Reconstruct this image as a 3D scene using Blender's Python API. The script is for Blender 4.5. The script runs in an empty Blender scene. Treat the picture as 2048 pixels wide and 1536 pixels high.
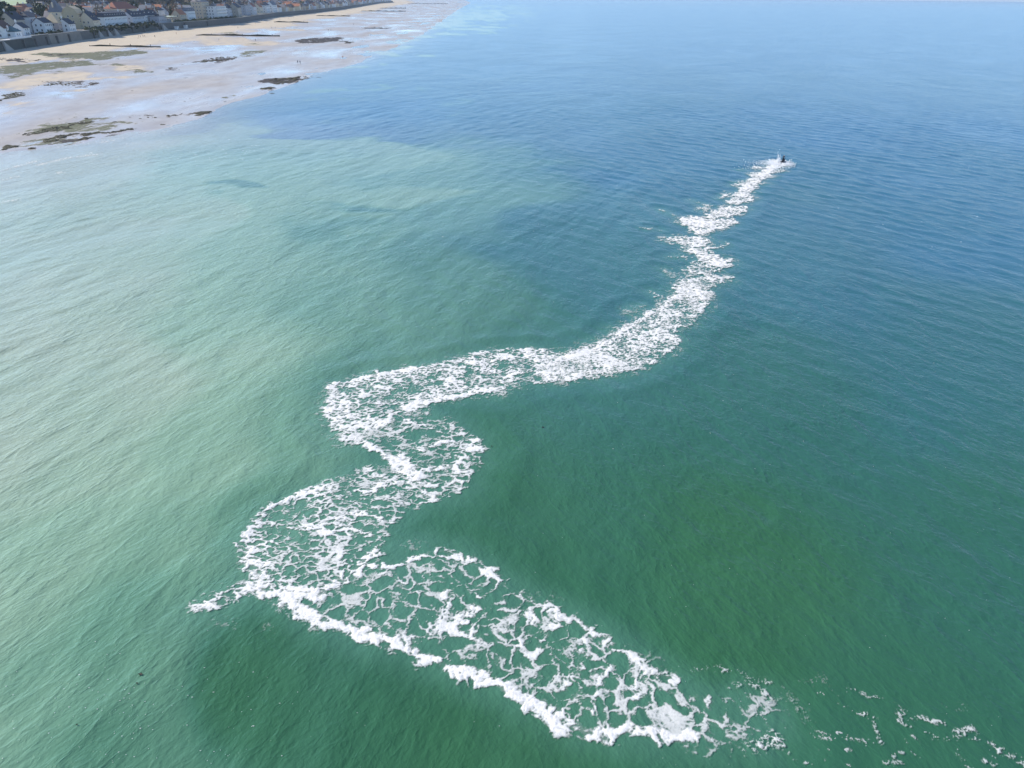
import bpy, bmesh, math, random
import numpy as np
from mathutils import Vector, Matrix, Euler
random.seed(7); RNG = np.random.default_rng(7)
SC = bpy.context.scene; COL = SC.collection
R = math.radians
# ------------------------------------------------------------------ camera, sky, sun, exposure
CAM_H = 35.0; FOC = 1420.0; PITCH = R(28.66); ROLL = R(0.52)     # lens of a small drone, 35 m up
cam_d = bpy.data.cameras.new('camera'); cam = bpy.data.objects.new('camera', cam_d); COL.objects.link(cam)
cam_d.sensor_fit = 'HORIZONTAL'; cam_d.sensor_width = 36; cam_d.lens = 36 * FOC / 2048
cam_d.clip_start = 0.5; cam_d.clip_end = 90000
cam.location = (0, 0, CAM_H)
cam.rotation_euler = (Matrix.Rotation(R(90) - PITCH, 3, 'X') @ Matrix.Rotation(ROLL, 3, 'Z')).to_euler()
SC.camera = cam
SUN_AZ, SUN_EL = -78.0, 33.0                                      # azimuth from +Y, clockwise
world = bpy.data.worlds.new('World'); SC.world = world; world.use_nodes = True
wn = world.node_tree.nodes; wl = world.node_tree.links
bg = wn['Background']; sky = wn.new('ShaderNodeTexSky'); sky.sky_type = 'NISHITA'; sky.sun_disc = False
sky.sun_elevation = R(SUN_EL); sky.sun_rotation = R(SUN_AZ); sky.altitude = 3000; sky.air_density = 1.0
sky.dust_density = 0.0; sky.ozone_density = 4.0
wl.new(sky.outputs[0], bg.inputs[0]); bg.inputs[1].default_value = 0.15
sd = bpy.data.lights.new('sun', 'SUN'); sun = bpy.data.objects.new('sun', sd); COL.objects.link(sun)
sd.energy = 4.2; sd.angle = R(0.5); sd.color = (1.0, 0.935, 0.83)
_s = Vector((math.cos(R(SUN_EL)) * math.sin(R(SUN_AZ)), math.cos(R(SUN_EL)) * math.cos(R(SUN_AZ)), math.sin(R(SUN_EL))))
sun.rotation_euler = _s.to_track_quat('Z', 'Y').to_euler(); sun.location = _s * 300
vs = SC.view_settings; vs.view_transform = 'Standard'; vs.look = 'None'; vs.gamma = 1; vs.use_curve_mapping = False
vs.exposure = 0.66
SC.cycles.max_bounces = 6; SC.cycles.transparent_max_bounces = 16; SC.cycles.volume_bounces = 0
SC.cycles.use_denoising = True; SC.cycles.denoiser = 'OPENIMAGEDENOISE'; SC.cycles.denoising_input_passes = 'RGB_ALBEDO_NORMAL'
# ------------------------------------------------------------------ helpers
def ground(px, py, z=0.0):
    """world point at height z that the surveyed photo pixel (2048 x 1536) looks at"""
    x = (px - 1024) / FOC; y = (768 - py) / FOC
    c, s = math.cos(ROLL), math.sin(ROLL); x, y = x * c - y * s, x * s + y * c
    d = (x, math.cos(PITCH) + y * math.sin(PITCH), -math.sin(PITCH) + y * math.cos(PITCH))
    t = (z - CAM_H) / d[2]
    return d[0] * t, d[1] * t
def gpts(pts, z=0.0): return np.array([ground(a, b, z) for a, b in pts])
def crop(pts, ox, oy, sc): return [(ox + a / sc, oy + b / sc) for a, b in pts]
def sstep(a, b, x):
    t = np.clip((x - a) / (b - a), 0, 1); return t * t * (3 - 2 * t)
def _hash(ix, iy, seed):
    h = (ix.astype(np.int64) * 374761393 + iy.astype(np.int64) * 668265263 + seed * 1442695041) & 0xffffffff
    h = ((h ^ (h >> 13)) * 1274126177) & 0xffffffff
    h = ((h ^ (h >> 16)) * 2246822519) & 0xffffffff
    return (h ^ (h >> 15)).astype(np.float64) / 4294967296.0
def vnoise(x, y, seed=0):
    ix = np.floor(x); iy = np.floor(y); fx = x - ix; fy = y - iy
    fx = fx * fx * fx * (fx * (fx * 6 - 15) + 10); fy = fy * fy * fy * (fy * (fy * 6 - 15) + 10)
    ix = ix.astype(np.int64); iy = iy.astype(np.int64)
    a = _hash(ix, iy, seed); b = _hash(ix + 1, iy, seed); c = _hash(ix, iy + 1, seed); d = _hash(ix + 1, iy + 1, seed)
    return (a + (b - a) * fx) * (1 - fy) + (c + (d - c) * fx) * fy
def fbm(x, y, oct=4, seed=0, gain=0.5):
    s = 0; a = 1; t = 0
    for o in range(oct):
        ca, sa = math.cos(o * 0.7), math.sin(o * 0.7); f = 2.03 ** o
        s = s + a * vnoise((x * ca - y * sa) * f + 17.3 * o, (x * sa + y * ca) * f - 9.1 * o, seed + o); t += a; a *= gain
    return s / t
def worley(x, y, seed=0):
    """distances to the nearest and second nearest jittered grid points"""
    ix = np.floor(x).astype(np.int64); iy = np.floor(y).astype(np.int64)
    f1 = np.full(x.shape, 9.0); f2 = np.full(x.shape, 9.0)
    for dx in (-1, 0, 1):
        for dy in (-1, 0, 1):
            cx = ix + dx; cy = iy + dy
            d = np.hypot(cx + _hash(cx, cy, seed) - x, cy + _hash(cx, cy, seed + 77) - y)
            f2 = np.minimum(f2, np.maximum(f1, d)); f1 = np.minimum(f1, d)
    return f1, f2
def seg_dist(x, y, poly, closed):
    n = len(poly); best = np.full(x.shape, 1e9)
    for i in range(n if closed else n - 1):
        a = poly[i]; b = poly[(i + 1) % n]; e = b - a; L = e @ e + 1e-9
        t = np.clip(((x - a[0]) * e[0] + (y - a[1]) * e[1]) / L, 0, 1)
        best = np.minimum(best, (x - a[0] - t * e[0]) ** 2 + (y - a[1] - t * e[1]) ** 2)
    return np.sqrt(best)
def inside(x, y, poly):
    r = np.zeros(x.shape, bool); n = len(poly)
    for i in range(n):
        x1, y1 = poly[i]; x2, y2 = poly[(i + 1) % n]
        c = ((y1 > y) != (y2 > y))
        if abs(y2 - y1) > 1e-12: r ^= c & (x < (x2 - x1) * (y - y1) / (y2 - y1) + x1)
    return r
def sdf(x, y, poly):
    d = seg_dist(x, y, poly, True); return np.where(inside(x, y, poly), d, -d)
def smooth_line(p, k=2, closed=False):
    p = np.asarray(p, float)
    for _ in range(k):
        if closed:
            q = np.roll(p, -1, 0); p = np.stack([p * .75 + q * .25, p * .25 + q * .75], 1).reshape(-1, 2)
        else:
            a, b = p[:-1], p[1:]
            m = np.stack([a * .75 + b * .25, a * .25 + b * .75], 1).reshape(-1, 2); p = np.vstack([p[:1], m, p[-1:]])
    return p
def np_mesh(name, V, Fq, mat, attrs=None, smooth=True, parent=None, cols=None):
    me = bpy.data.meshes.new(name); V = np.asarray(V, np.float32); Fq = np.asarray(Fq, np.int32); k = Fq.shape[1]
    me.vertices.add(len(V)); me.vertices.foreach_set('co', V.ravel())
    me.loops.add(Fq.size); me.loops.foreach_set('vertex_index', Fq.ravel())
    me.polygons.add(len(Fq)); me.polygons.foreach_set('loop_start', np.arange(0, Fq.size, k, dtype=np.int32))
    me.polygons.foreach_set('use_smooth', np.full(len(Fq), smooth))
    for n, a in (attrs or {}).items():
        at = me.attributes.new(n, 'FLOAT', 'POINT'); at.data.foreach_set('value', np.asarray(a, np.float32))
    me.update(); me.validate()
    me.materials.append(mat)
    o = bpy.data.objects.new(name, me); COL.objects.link(o)
    if parent: o.parent = parent
    return o
def grid_faces(nr, nc, keep=None):
    i = np.arange((nr - 1) * (nc - 1)); r = i // (nc - 1); c = i % (nc - 1)
    f = np.stack([r * nc + c, r * nc + c + 1, (r + 1) * nc + c + 1, (r + 1) * nc + c], 1)
    return f if keep is None else f[keep.ravel()]
def tag(o, label=None, cat=None, group=None, kind=None):
    if label: o['label'] = label
    if cat: o['category'] = cat
    if group: o['group'] = group
    if kind: o['kind'] = kind
    return o
def empty(name, loc, rz=0.0):
    o = bpy.data.objects.new(name, None); COL.objects.link(o); o.location = loc; o.rotation_euler = (0, 0, rz)
    o.empty_display_size = 0.5; return o
# node helper
class NT:
    def __init__(s, name):
        s.m = bpy.data.materials.new(name); s.m.use_nodes = True; s.t = s.m.node_tree; s.t.nodes.clear()
        s.out = s.n('ShaderNodeOutputMaterial')
    def n(s, typ, **kw):
        nd = s.t.nodes.new(typ)
        for k, v in kw.items():
            if k.startswith('i_'): nd.inputs[k[2:].replace('_', ' ')].default_value = v
            else: setattr(nd, k, v)
        return nd
    def l(s, a, b): s.t.links.new(a, b)
    def math(s, op, a, b=None, clamp=False):
        nd = s.n('ShaderNodeMath', operation=op, use_clamp=clamp)
        for i, v in enumerate((a, b)):
            if v is None: continue
            if isinstance(v, (int, float)): nd.inputs[i].default_value = v
            else: s.l(v, nd.inputs[i])
        return nd.outputs[0]
    def mix(s, f, a, b, blend='MIX'):
        nd = s.n('ShaderNodeMix', data_type='RGBA', blend_type=blend)
        for sock, v in ((nd.inputs['Factor'], f), (nd.inputs[6], a), (nd.inputs[7], b)):
            if isinstance(v, (int, float)): sock.default_value = v
            elif isinstance(v, tuple): sock.default_value = v if len(v) == 4 else (*v, 1)
            else: s.l(v, sock)
        return nd.outputs[2]
    def attr(s, name): return s.n('ShaderNodeAttribute', attribute_name=name).outputs['Fac']
    def mapr(s, v, a, b, c, d, smooth=False):
        nd = s.n('ShaderNodeMapRange', interpolation_type='SMOOTHSTEP' if smooth else 'LINEAR'); s.l(v, nd.inputs[0])
        for i, q in enumerate((a, b, c, d)): nd.inputs[i + 1].default_value = q
        return nd.outputs[0]
    def noise(s, vec, scale, detail=3, rough=0.5, rot=0.0, stretch=(1, 1, 1), dist=0.0):
        mp = s.n('ShaderNodeMapping', vector_type='TEXTURE'); s.l(vec, mp.inputs['Vector'])
        mp.inputs['Rotation'].default_value = (0, 0, -rot); mp.inputs['Scale'].default_value = tuple(1 / q for q in stretch)
        nd = s.n('ShaderNodeTexNoise'); s.l(mp.outputs[0], nd.inputs['Vector'])
        nd.inputs['Scale'].default_value = scale; nd.inputs['Detail'].default_value = detail
        nd.inputs['Roughness'].default_value = rough; nd.inputs['Distortion'].default_value = dist
        return nd.outputs['Fac']
    def pos(s): return s.n('ShaderNodeNewGeometry').outputs['Position']
    def principled(s, color=None, rough=0.5, ior=None, spec=None, normal=None):
        p = s.n('ShaderNodeBsdfPrincipled')
        if color is not None:
            if isinstance(color, tuple): p.inputs['Base Color'].default_value = (*color, 1)
            else: s.l(color, p.inputs['Base Color'])
        if isinstance(rough, (int, float)): p.inputs['Roughness'].default_value = rough
        else: s.l(rough, p.inputs['Roughness'])
        if ior: p.inputs['IOR'].default_value = ior
        if spec is not None: p.inputs['Specular IOR Level'].default_value = spec
        if normal is not None: s.l(normal, p.inputs['Normal'])
        return p
    def done(s, sh): s.l(sh, s.out.inputs['Surface']); return s.m
# ------------------------------------------------------------------ haze
hm = bpy.data.materials.new('haze_air'); hm.use_nodes = True; hm.node_tree.nodes.clear()
_o = hm.node_tree.nodes.new('ShaderNodeOutputMaterial'); _v = hm.node_tree.nodes.new('ShaderNodeVolumePrincipled')
_v.inputs['Color'].default_value = (0.68, 0.82, 1.0, 1); _v.inputs['Density'].default_value = 0.000055; _v.inputs['Anisotropy'].default_value = 0.25
hm.node_tree.links.new(_v.outputs[0], _o.inputs['Volume'])
HZ = 36000
_hv = [(x, y, z) for z in (-6, 60) for x, y in ((-HZ, -2000), (HZ, -2000), (HZ, HZ), (-HZ, HZ))]
haze = np_mesh('haze', _hv, [(0, 3, 2, 1), (4, 5, 6, 7), (0, 1, 5, 4), (1, 2, 6, 5), (2, 3, 7, 6), (3, 0, 4, 7)], hm, smooth=False)
tag(haze, kind='stuff')
# ------------------------------------------------------------------ shoreline
WATER_PX = [(0, 303), (90, 296), (180, 285), (330, 255), (450, 215), (530, 182), (620, 150), (700, 128), (760, 106), (830, 74), (880, 42), (912, 20), (940, 6)]
_w = gpts(WATER_PX); _w = _w[np.argsort(_w[:, 1])]
W_Y = np.concatenate([[-400, 0, 120], _w[:, 1], [9000, 40000]]); W_X = np.concatenate([[-190, -165, -142], _w[:, 0], [-600, -3000]])
WALL_PX = [(0, 104), (109, 87.5), (234, 70), (320, 60), (400, 54), (480, 46), (550, 34), (620, 26.5), (675, 20), (756, 7), (786, 5)]
_b = gpts(WALL_PX, 4.0); _b = _b[np.argsort(_b[:, 1])]
B_Y = np.concatenate([[-400, 300], _b[:, 1], [9000, 40000]]); B_X = np.concatenate([[-330, -322], _b[:, 0], [-1500, -4500]])
def water_x(y): return np.interp(y, W_Y, W_X)
def wall_x(y): return np.interp(y, B_Y, B_X)
# ------------------------------------------------------------------ waves
_wr = np.random.default_rng(3)
def _waves(az_crest, n, l0, l1, spread):
    out = []
    for i in range(n):
        lam = l0 * (l1 / l0) ** (i / (n - 1)); a = R(az_crest + 90 + _wr.normal(0, spread)); k = 2 * math.pi / lam
        out.append((k * math.sin(a), k * math.cos(a), 0.0032 * lam ** 0.95 * _wr.uniform(.6, 1.25), _wr.uniform(0, 6.28)))
    return out
WAVES_A = _waves(24, 14, 2.0, 6.5, 13); WAVES_B = _waves(-24, 14, 1.9, 5.5, 18)
def wave_mix(x, y): return sstep(-45, 35, x - 0.08 * y + 30 * (fbm(x / 60, y / 60, 2, 5) - .5))
def sea_z(x, y):
    r = np.hypot(x, y); m = wave_mix(x, y)
    za = sum(A * np.sin(kx * x + ky * y + p) for kx, ky, A, p in WAVES_A)
    zb = sum(A * np.sin(kx * x + ky * y + p) for kx, ky, A, p in WAVES_B)
    g = .55 + .9 * fbm(x / 26, y / 26, 2, 8)
    shore = sstep(0, 60, x - water_x(y))
    return ((1 - m) * za + m * zb) * g * (1 - sstep(230, 420, r)) * (.25 + .75 * shore) * (.55 + .45 * sstep(25, 80, r))
# ------------------------------------------------------------------ sea mesh
AZ = np.radians(np.linspace(-76, 76, 620))
rr = [4.0]
while rr[-1] < 420: rr.append(rr[-1] + min(.34 + rr[-1] * .0006 if rr[-1] < 120 else .42, 9) * (1 if rr[-1] < 230 else 1 + (rr[-1] - 230) / 40))
while rr[-1] < 33000: rr.append(rr[-1] * 1.035)
rr = np.array(rr); AA, RR = np.meshgrid(AZ, rr); X = RR * np.sin(AA); Y = RR * np.cos(AA)
# murk: how much pale sediment floats in the water, 0..1 (surveyed spots, interpolated over bearing and log range)
MURK = [(20, 330, .95), (200, 330, .9), (400, 300, .72), (600, 300, .58), (760, 320, .46), (20, 500, .85), (250, 480, .78), (520, 470, .66), (750, 450, .5), (950, 410, .40),
        (20, 700, .88), (250, 680, .84), (480, 650, .72), (700, 600, .44), (880, 560, .27), (20, 900, .86), (200, 900, .75), (400, 900, .62), (600, 800, .42), (700, 720, .3),
        (20, 1150, .76), (180, 1100, .66), (350, 1100, .5), (520, 1000, .33), (20, 1350, .58), (200, 1300, .44), (350, 1250, .32), (30, 1500, .44),
        (300, 1450, .22), (550, 1350, .05), (800, 1450, 0), (1100, 1200, .03), (1400, 1000, .03), (1000, 950, .06), (900, 850, .14), (1100, 600, .13), (1200, 450, .13), (1450, 600, .08),
        (1700, 900, .0), (1900, 1300, 0), (2000, 700, .0), (1600, 350, .02), (1100, 300, .10), (1000, 200, .05), (1500, 150, 0), (2000, 300, 0), (1300, 30, .02), (1950, 30, .02),
        (520, 235, .12), (700, 225, .08), (850, 130, .05), (760, 250, .1), (400, 262, .30), (980, 60, .1), (1600, 1200, .06), (1500, 1350, .05)]
_mc = gpts([(a, b) for a, b, _ in MURK]); _mv = np.array([v for _, _, v in MURK])
_mu = np.stack([np.arctan2(_mc[:, 0], _mc[:, 1]) * 2.2, np.log(np.hypot(_mc[:, 0], _mc[:, 1])) * 1.3], 1)
wx = X + 14 * (fbm(X / 30, Y / 30, 3, 21) - .5) * (RR / 60); wy = Y + 22 * (fbm(X / 30, Y / 30, 3, 31) - .5) * (RR / 60)
U = np.arctan2(wx, wy) * 2.2; Vv = np.log(np.hypot(wx, wy)) * 1.3
num = np.zeros_like(X); den = np.zeros_like(X)
for (a, b), v in zip(_mu, _mv):
    w = 1 / ((U - a) ** 2 + (Vv - b) ** 2 + .004) ** 1.9; num += w * v; den += w
murk = num / den
# sky reflection painted into the water colour, bluer further out
SKY_BLUE = [(1000, 1450, 0), (300, 1400, 0), (1900, 1450, .08), (1500, 1150, .0), (1950, 1050, .12), (1000, 950, .05), (400, 1000, 0), (1500, 800, .18), (1950, 750, .34), (900, 640, .12), (1200, 560, .36), (300, 650, .0), (1650, 520, .50), (2000, 450, .78),
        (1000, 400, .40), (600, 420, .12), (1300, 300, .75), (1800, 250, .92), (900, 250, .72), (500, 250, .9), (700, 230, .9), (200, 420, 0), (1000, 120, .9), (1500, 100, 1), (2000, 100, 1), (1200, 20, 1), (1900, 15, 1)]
_bc = gpts([(a, b) for a, b, _ in SKY_BLUE]); num = np.zeros_like(X); den = np.zeros_like(X)
for a, b, (_, _, v) in zip(np.arctan2(_bc[:, 0], _bc[:, 1]) * 2.2, np.log(np.hypot(_bc[:, 0], _bc[:, 1])) * 1.3, SKY_BLUE):
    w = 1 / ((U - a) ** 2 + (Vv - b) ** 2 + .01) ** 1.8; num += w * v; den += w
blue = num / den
def plume(px, feather, amount, seed):
    """sediment cloud with a crisp torn edge"""
    global murk
    p = smooth_line(gpts(px), 2, True); lo = p.min(0) - 60; hi = p.max(0) + 60
    mk = (wx > lo[0]) & (wx < hi[0]) & (wy > lo[1]) & (wy < hi[1])
    d = sdf(wx[mk], wy[mk], p) + feather * 1.6 * (fbm(X[mk] / (feather * 1.3), Y[mk] / (feather * 2.2), 4, seed) - .5)
    murk[mk] = np.maximum(murk[mk], amount * sstep(-feather * .5, feather * .5, d)) if amount > 0 else murk[mk] * (1 + amount * sstep(-feather * .5, feather * .5, d))
plume([(330, 272), (480, 268), (620, 262), (740, 272), (850, 308), (740, 345), (820, 362), (1000, 368), (900, 408), (760, 415), (600, 440), (300, 420), (200, 330)], 16, .60, 41)
plume([(610, 198), (660, 178), (755, 172), (740, 190), (660, 200)], 12, .40, 42)
plume([(790, 222), (850, 205), (880, 190), (925, 186), (915, 205), (860, 220)], 15, .32, 43)
plume([(640, 140), (700, 124), (780, 100), (860, 72), (960, 60), (1040, 20), (940, 6), (900, 22), (760, 90)], 18, .75, 44)
plume([(700, 395), (840, 405), (830, 425), (700, 432), (690, 415)], 6, -.5, 45)
plume([(390, 420), (450, 405), (545, 408), (520, 420), (430, 430)], 4, -.6, 46)
plume([(560, 480), (700, 440), (860, 430), (820, 470), (640, 500)], 10, -.35, 47)
near_shore = np.exp(-np.clip(X - water_x(Y), 0, None) / (34.0 - 20 * sstep(205, 265, Y))) * (RR < 2500) * (1 - .45 * sstep(205, 265, Y))
# water churned to a milky tint around the wake is added with the foam below
churn = np.zeros_like(X)
deep = fbm(X / 46 + 3, Y / 46, 3, 61)
# ------------------------------------------------------------------ wake foam: surveyed outlines (photo pixels) laid on the sea
def FP(pts, dens, cell, feather=.35): return ('p', pts, dens, cell, feather)
def FL(pts, width, dens, cell): return ('l', pts, width, dens, cell)
c7 = lambda p: crop(p, 1240, 300, 5.12)
c3 = lambda p: crop(p, 1448, 1236, 3.4133)
GROUPS = []
# 1 oldest leg, wide open web, bottom
GROUPS.append((.05, 1.55, [
    FP([(735, 1135), (800, 1125), (860, 1108), (910, 1102), (965, 1135), (1010, 1172), (1060, 1198), (1110, 1212), (1150, 1243), (1200, 1268), (1245, 1293), (1290, 1332), (1340, 1352), (1390, 1378), (1440, 1408), (1490, 1440), (1500, 1470), (1470, 1495), (1430, 1507), (1370, 1482), (1310, 1472), (1260, 1458), (1200, 1472), (1140, 1457), (1090, 1427), (1040, 1402), (980, 1367), (930, 1347), (870, 1332), (820, 1297), (760, 1277), (700, 1262), (640, 1240), (580, 1215), (640, 1195), (700, 1160)], .36, 1.2, .7),
    FP([(1000, 1180), (1110, 1225), (1240, 1300), (1350, 1365), (1470, 1430), (1460, 1480), (1300, 1455), (1150, 1440), (1000, 1350), (900, 1300), (960, 1230)], .44, 1.2, 1.2),
    FP([(1440, 1390), (1500, 1385), (1550, 1400), (1555, 1440), (1545, 1485), (1480, 1495), (1440, 1470)], .30, 1.1, .8),
    FL([(560, 1200), (590, 1217), (640, 1240), (700, 1263), (760, 1276), (820, 1297), (870, 1328), (930, 1343), (980, 1363), (1040, 1398), (1090, 1424), (1140, 1452), (1200, 1468), (1250, 1455)], .50, .95, .5),
    FL([(780, 1280), (830, 1275), (880, 1262), (930, 1258), (960, 1280)], .7, .66, .6),
    FL([(1250, 1455), (1310, 1468), (1370, 1478), (1400, 1480)], .4, .8, .5),
    FL([(860, 1112), (910, 1108), (960, 1137), (1005, 1172)], .55, .72, .5),
    FL([(1005, 1172), (1060, 1202), (1110, 1218), (1150, 1247), (1200, 1275), (1240, 1300), (1290, 1338), (1345, 1360), (1400, 1392), (1440, 1420)], .42, .62, .6),
    FL([(735, 1133), (770, 1131), (800, 1130), (830, 1117), (860, 1110)], .26, .85, .5),
    FL([(760, 1150), (800, 1152), (825, 1165), (830, 1185)], .14, .6, .5),
    FL([(905, 1170), (890, 1190), (905, 1210), (885, 1250), (860, 1280)], .34, .7, .6),
    FL([(965, 1190), (955, 1215), (930, 1235), (905, 1262)], .26, .75, .6),
    FL([(1065, 1220), (1055, 1240), (1060, 1265), (1040, 1290)], .3, .7, .6),
    FL([(1110, 1225), (1105, 1255), (1085, 1280), (1075, 1310), (1050, 1330)], .3, .7, .6),
    FL([(1170, 1280), (1165, 1310), (1155, 1345), (1130, 1380)], .3, .7, .6),
    FL([(1235, 1300), (1220, 1330), (1200, 1380), (1180, 1420)], .26, .7, .6),
    FL([(1290, 1345), (1265, 1370), (1270, 1400)], .3, .7, .6)]))
# 2 lower loop
GROUPS.append((.05, .85, [
    FP([(395, 1222), (400, 1210), (440, 1183), (490, 1163), (498, 1140), (478, 1092), (498, 1058), (530, 1018), (575, 993), (630, 978), (660, 960), (700, 940), (742, 925), (745, 950), (800, 950), (835, 955), (850, 985), (900, 997), (830, 1012), (775, 1050), (760, 1085), (748, 1112), (718, 1142), (680, 1168), (640, 1195), (580, 1205), (520, 1190), (450, 1215)], .52, .62, .35),
    FP([(660, 958), (700, 938), (760, 925), (800, 945), (740, 968), (680, 985)], .12, .5, .35),
    FP([(700, 1010), (780, 1005), (770, 1035), (700, 1050), (640, 1040)], .30, .9, .6),
    FL([(500, 1172), (540, 1182), (590, 1192), (640, 1188), (680, 1165), (715, 1138), (745, 1108)], .62, .96, .4),
    FL([(492, 1100), (505, 1125), (520, 1150), (520, 1175), (480, 1190)], .62, .95, .4),
    FL([(480, 1090), (500, 1060), (532, 1020), (578, 996), (632, 980)], .38, .85, .4),
    FL([(400, 1215), (445, 1190), (500, 1168)], .55, .66, .3),
    FL([(462, 1088), (485, 1092)], .16, .7, .3),
    FL([(832, 953), (800, 962), (765, 970), (740, 980), (705, 985)], .26, .95, .4),
    FL([(560, 1050), (620, 1060), (660, 1065), (700, 1062), (740, 1072)], .42, .82, .4),
    FL([(700, 1025), (740, 1030), (770, 1040)], .4, .82, .4),
    FL([(745, 1105), (760, 1075), (770, 1050), (820, 1015), (870, 1002), (900, 995)], .3, .62, .3),
    FP([(760, 1080), (800, 1085), (850, 1078), (865, 1095), (820, 1105), (765, 1100)], .13, .5, .4)]))
# 3 upper half of the S
GROUPS.append((.06, .8, [
    FP([(720, 880), (690, 840), (740, 865), (790, 832), (850, 815), (890, 826), (920, 850), (945, 868), (970, 890), (965, 915), (948, 940), (940, 970), (900, 997), (840, 1008), (838, 960), (800, 925), (760, 905)], .36, .8, .3),
    FP([(890, 835), (920, 850), (945, 866), (972, 890), (966, 918), (950, 940), (942, 970), (905, 995), (850, 1005), (845, 980), (900, 960), (910, 920), (890, 880), (870, 850)], .62, .55, .3),
    FL([(700, 873), (730, 888), (765, 907), (795, 920)], .36, .97, .3),
    FL([(795, 920), (808, 932), (822, 945), (832, 956)], .95, .99, .3),
    FL([(832, 956), (850, 970), (865, 975)], .3, .9, .3),
    FL([(800, 842), (840, 852), (880, 862)], .22, .9, .4),
    FL([(830, 905), (860, 895), (890, 885), (910, 880)], .26, .85, .4),
    FL([(840, 945), (870, 935), (895, 935)], .4, .9, .4),
    FL([(840, 990), (870, 975), (905, 970)], .4, .7, .4)]))
# 4 upper left bend and the leg running right
GROUPS.append((.075, .62, [
    FP([(650, 775), (700, 760), (740, 750), (820, 737), (900, 719), (960, 703), (1030, 698), (1085, 698), (1130, 705), (1180, 690), (1200, 700), (1280, 738), (1200, 757), (1080, 767), (1000, 783), (930, 795), (850, 812), (790, 840), (740, 872), (720, 885), (680, 890), (672, 868), (655, 850), (643, 830), (655, 800)], .63, .6, .3),
    FL([(655, 775), (700, 763), (740, 753), (820, 740), (860, 735)], .45, .95, .3),
    FL([(665, 790), (660, 815), (655, 835)], .5, .8, .3),
    FL([(690, 825), (715, 845), (740, 862), (775, 845), (795, 822), (830, 808), (880, 800), (940, 788), (1000, 776)], .46, .97, .3),
    FL([(1000, 770), (1010, 750), (1060, 745), (1130, 745)], .42, .92, .3),
    FL([(900, 745), (960, 725), (1030, 715), (1085, 715), (1160, 712), (1230, 690)], .36, .9, .3),
    FL([(960, 705), (1030, 699), (1085, 699)], .3, .7, .3),
    FP([(820, 760), (855, 775), (845, 795), (815, 785)], .1, .5, .3),
    FP([(960, 790), (1030, 775), (1010, 790), (970, 797)], .4, .4, .2)]))
# 5 broad leg
GROUPS.append((.09, .7, [
    FP([(1130, 705), (1180, 688), (1225, 668), (1260, 640), (1290, 625), (1335, 600), (1350, 575), (1380, 560), (1420, 580), (1427, 600), (1395, 640), (1380, 650), (1345, 662), (1365, 685), (1340, 710), (1280, 740), (1200, 757), (1130, 760), (1080, 765), (1090, 735)], .70, .6, .35),
    FL([(1090, 730), (1160, 712), (1215, 688), (1255, 655), (1300, 630), (1350, 595), (1385, 575)], .55, .95, .3),
    FL([(1100, 760), (1180, 750), (1240, 725), (1290, 695), (1330, 665)], .6, .82, .3),
    FP([(1210, 670), (1220, 655), (1240, 655), (1258, 640), (1230, 672)], .3, .4, .3),
    FP([(1245, 622), (1270, 610), (1300, 608), (1270, 640)], .24, .4, .3),
    FP([(1150, 700), (1165, 682), (1200, 683), (1225, 665), (1190, 700)], .28, .4, .3)]))
# 6 scalloped lobes
GROUPS.append((.12, .8, [
    FP(c7([(560, 1380), (640, 1310), (720, 1260), (860, 1290), (960, 1280), (1060, 1290), (1165, 1300), (1120, 1370), (1000, 1390), (930, 1400), (940, 1470), (920, 1536), (560, 1536), (520, 1500), (650, 1440)]), .73, .6, .3),
    FP(c7([(620, 1210), (720, 1190), (780, 1150), (770, 1070), (960, 1060), (1040, 1110), (1165, 1110), (1130, 1180), (1010, 1220), (960, 1270), (860, 1285), (750, 1250), (680, 1240)]), .75, .6, .3),
    FP(c7([(430, 935), (460, 880), (600, 880), (740, 900), (850, 880), (920, 960), (940, 1020), (900, 1060), (770, 1070), (690, 1050), (640, 990), (540, 960)]), .75, .6, .3),
    FP(c7([(540, 740), (640, 690), (740, 670), (880, 710), (1000, 720), (1150, 700), (1190, 745), (1120, 790), (1010, 800), (1000, 840), (890, 860), (800, 860), (730, 820), (640, 770)]), .79, .6, .3),
    FL(c7([(840, 1500), (850, 1300), (870, 1150), (860, 1000), (815, 880), (850, 800), (930, 700), (1010, 640)]), .75, .72, .4),
    FL(c7([(580, 1420), (680, 1450), (800, 1460), (890, 1440)]), .5, .95, .4), FL(c7([(700, 1230), (800, 1275), (900, 1275), (1000, 1215)]), .5, .95, .4),
    FL(c7([(680, 1030), (780, 1055), (900, 1050), (930, 1000)]), .5, .95, .4), FL(c7([(740, 830), (830, 860), (900, 850)]), .5, .95, .4),
    FL(c7([(620, 1400), (700, 1300), (740, 1260)]), .4, .8, .4), FL(c7([(880, 1440), (930, 1350), (960, 1290)]), .4, .8, .4),
    FL(c7([(770, 1180), (790, 1100), (800, 1070)]), .4, .7, .4), FL(c7([(660, 980), (740, 940), (780, 900)]), .6, .8, .4),
    FL(c7([(880, 860), (930, 930), (960, 1000), (1030, 995), (1095, 970), (1060, 940)]), .22, .6, .4),
    FL(c7([(400, 605), (500, 650), (590, 690)]), .3, .55, .4), FL(c7([(280, 805), (330, 805), (400, 820)]), .35, .5, .4),
    FL(c7([(450, 1215), (520, 1280), (620, 1310)]), .5, .5, .4), FL(c7([(330, 1450), (400, 1500), (470, 1560)]), .5, .55, .4),
    FL(c7([(530, 1100), (600, 1080), (660, 1110)]), .5, .35, .4), FL(c7([(720, 510), (780, 535), (860, 565)]), .3, .45, .4)]))
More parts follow.
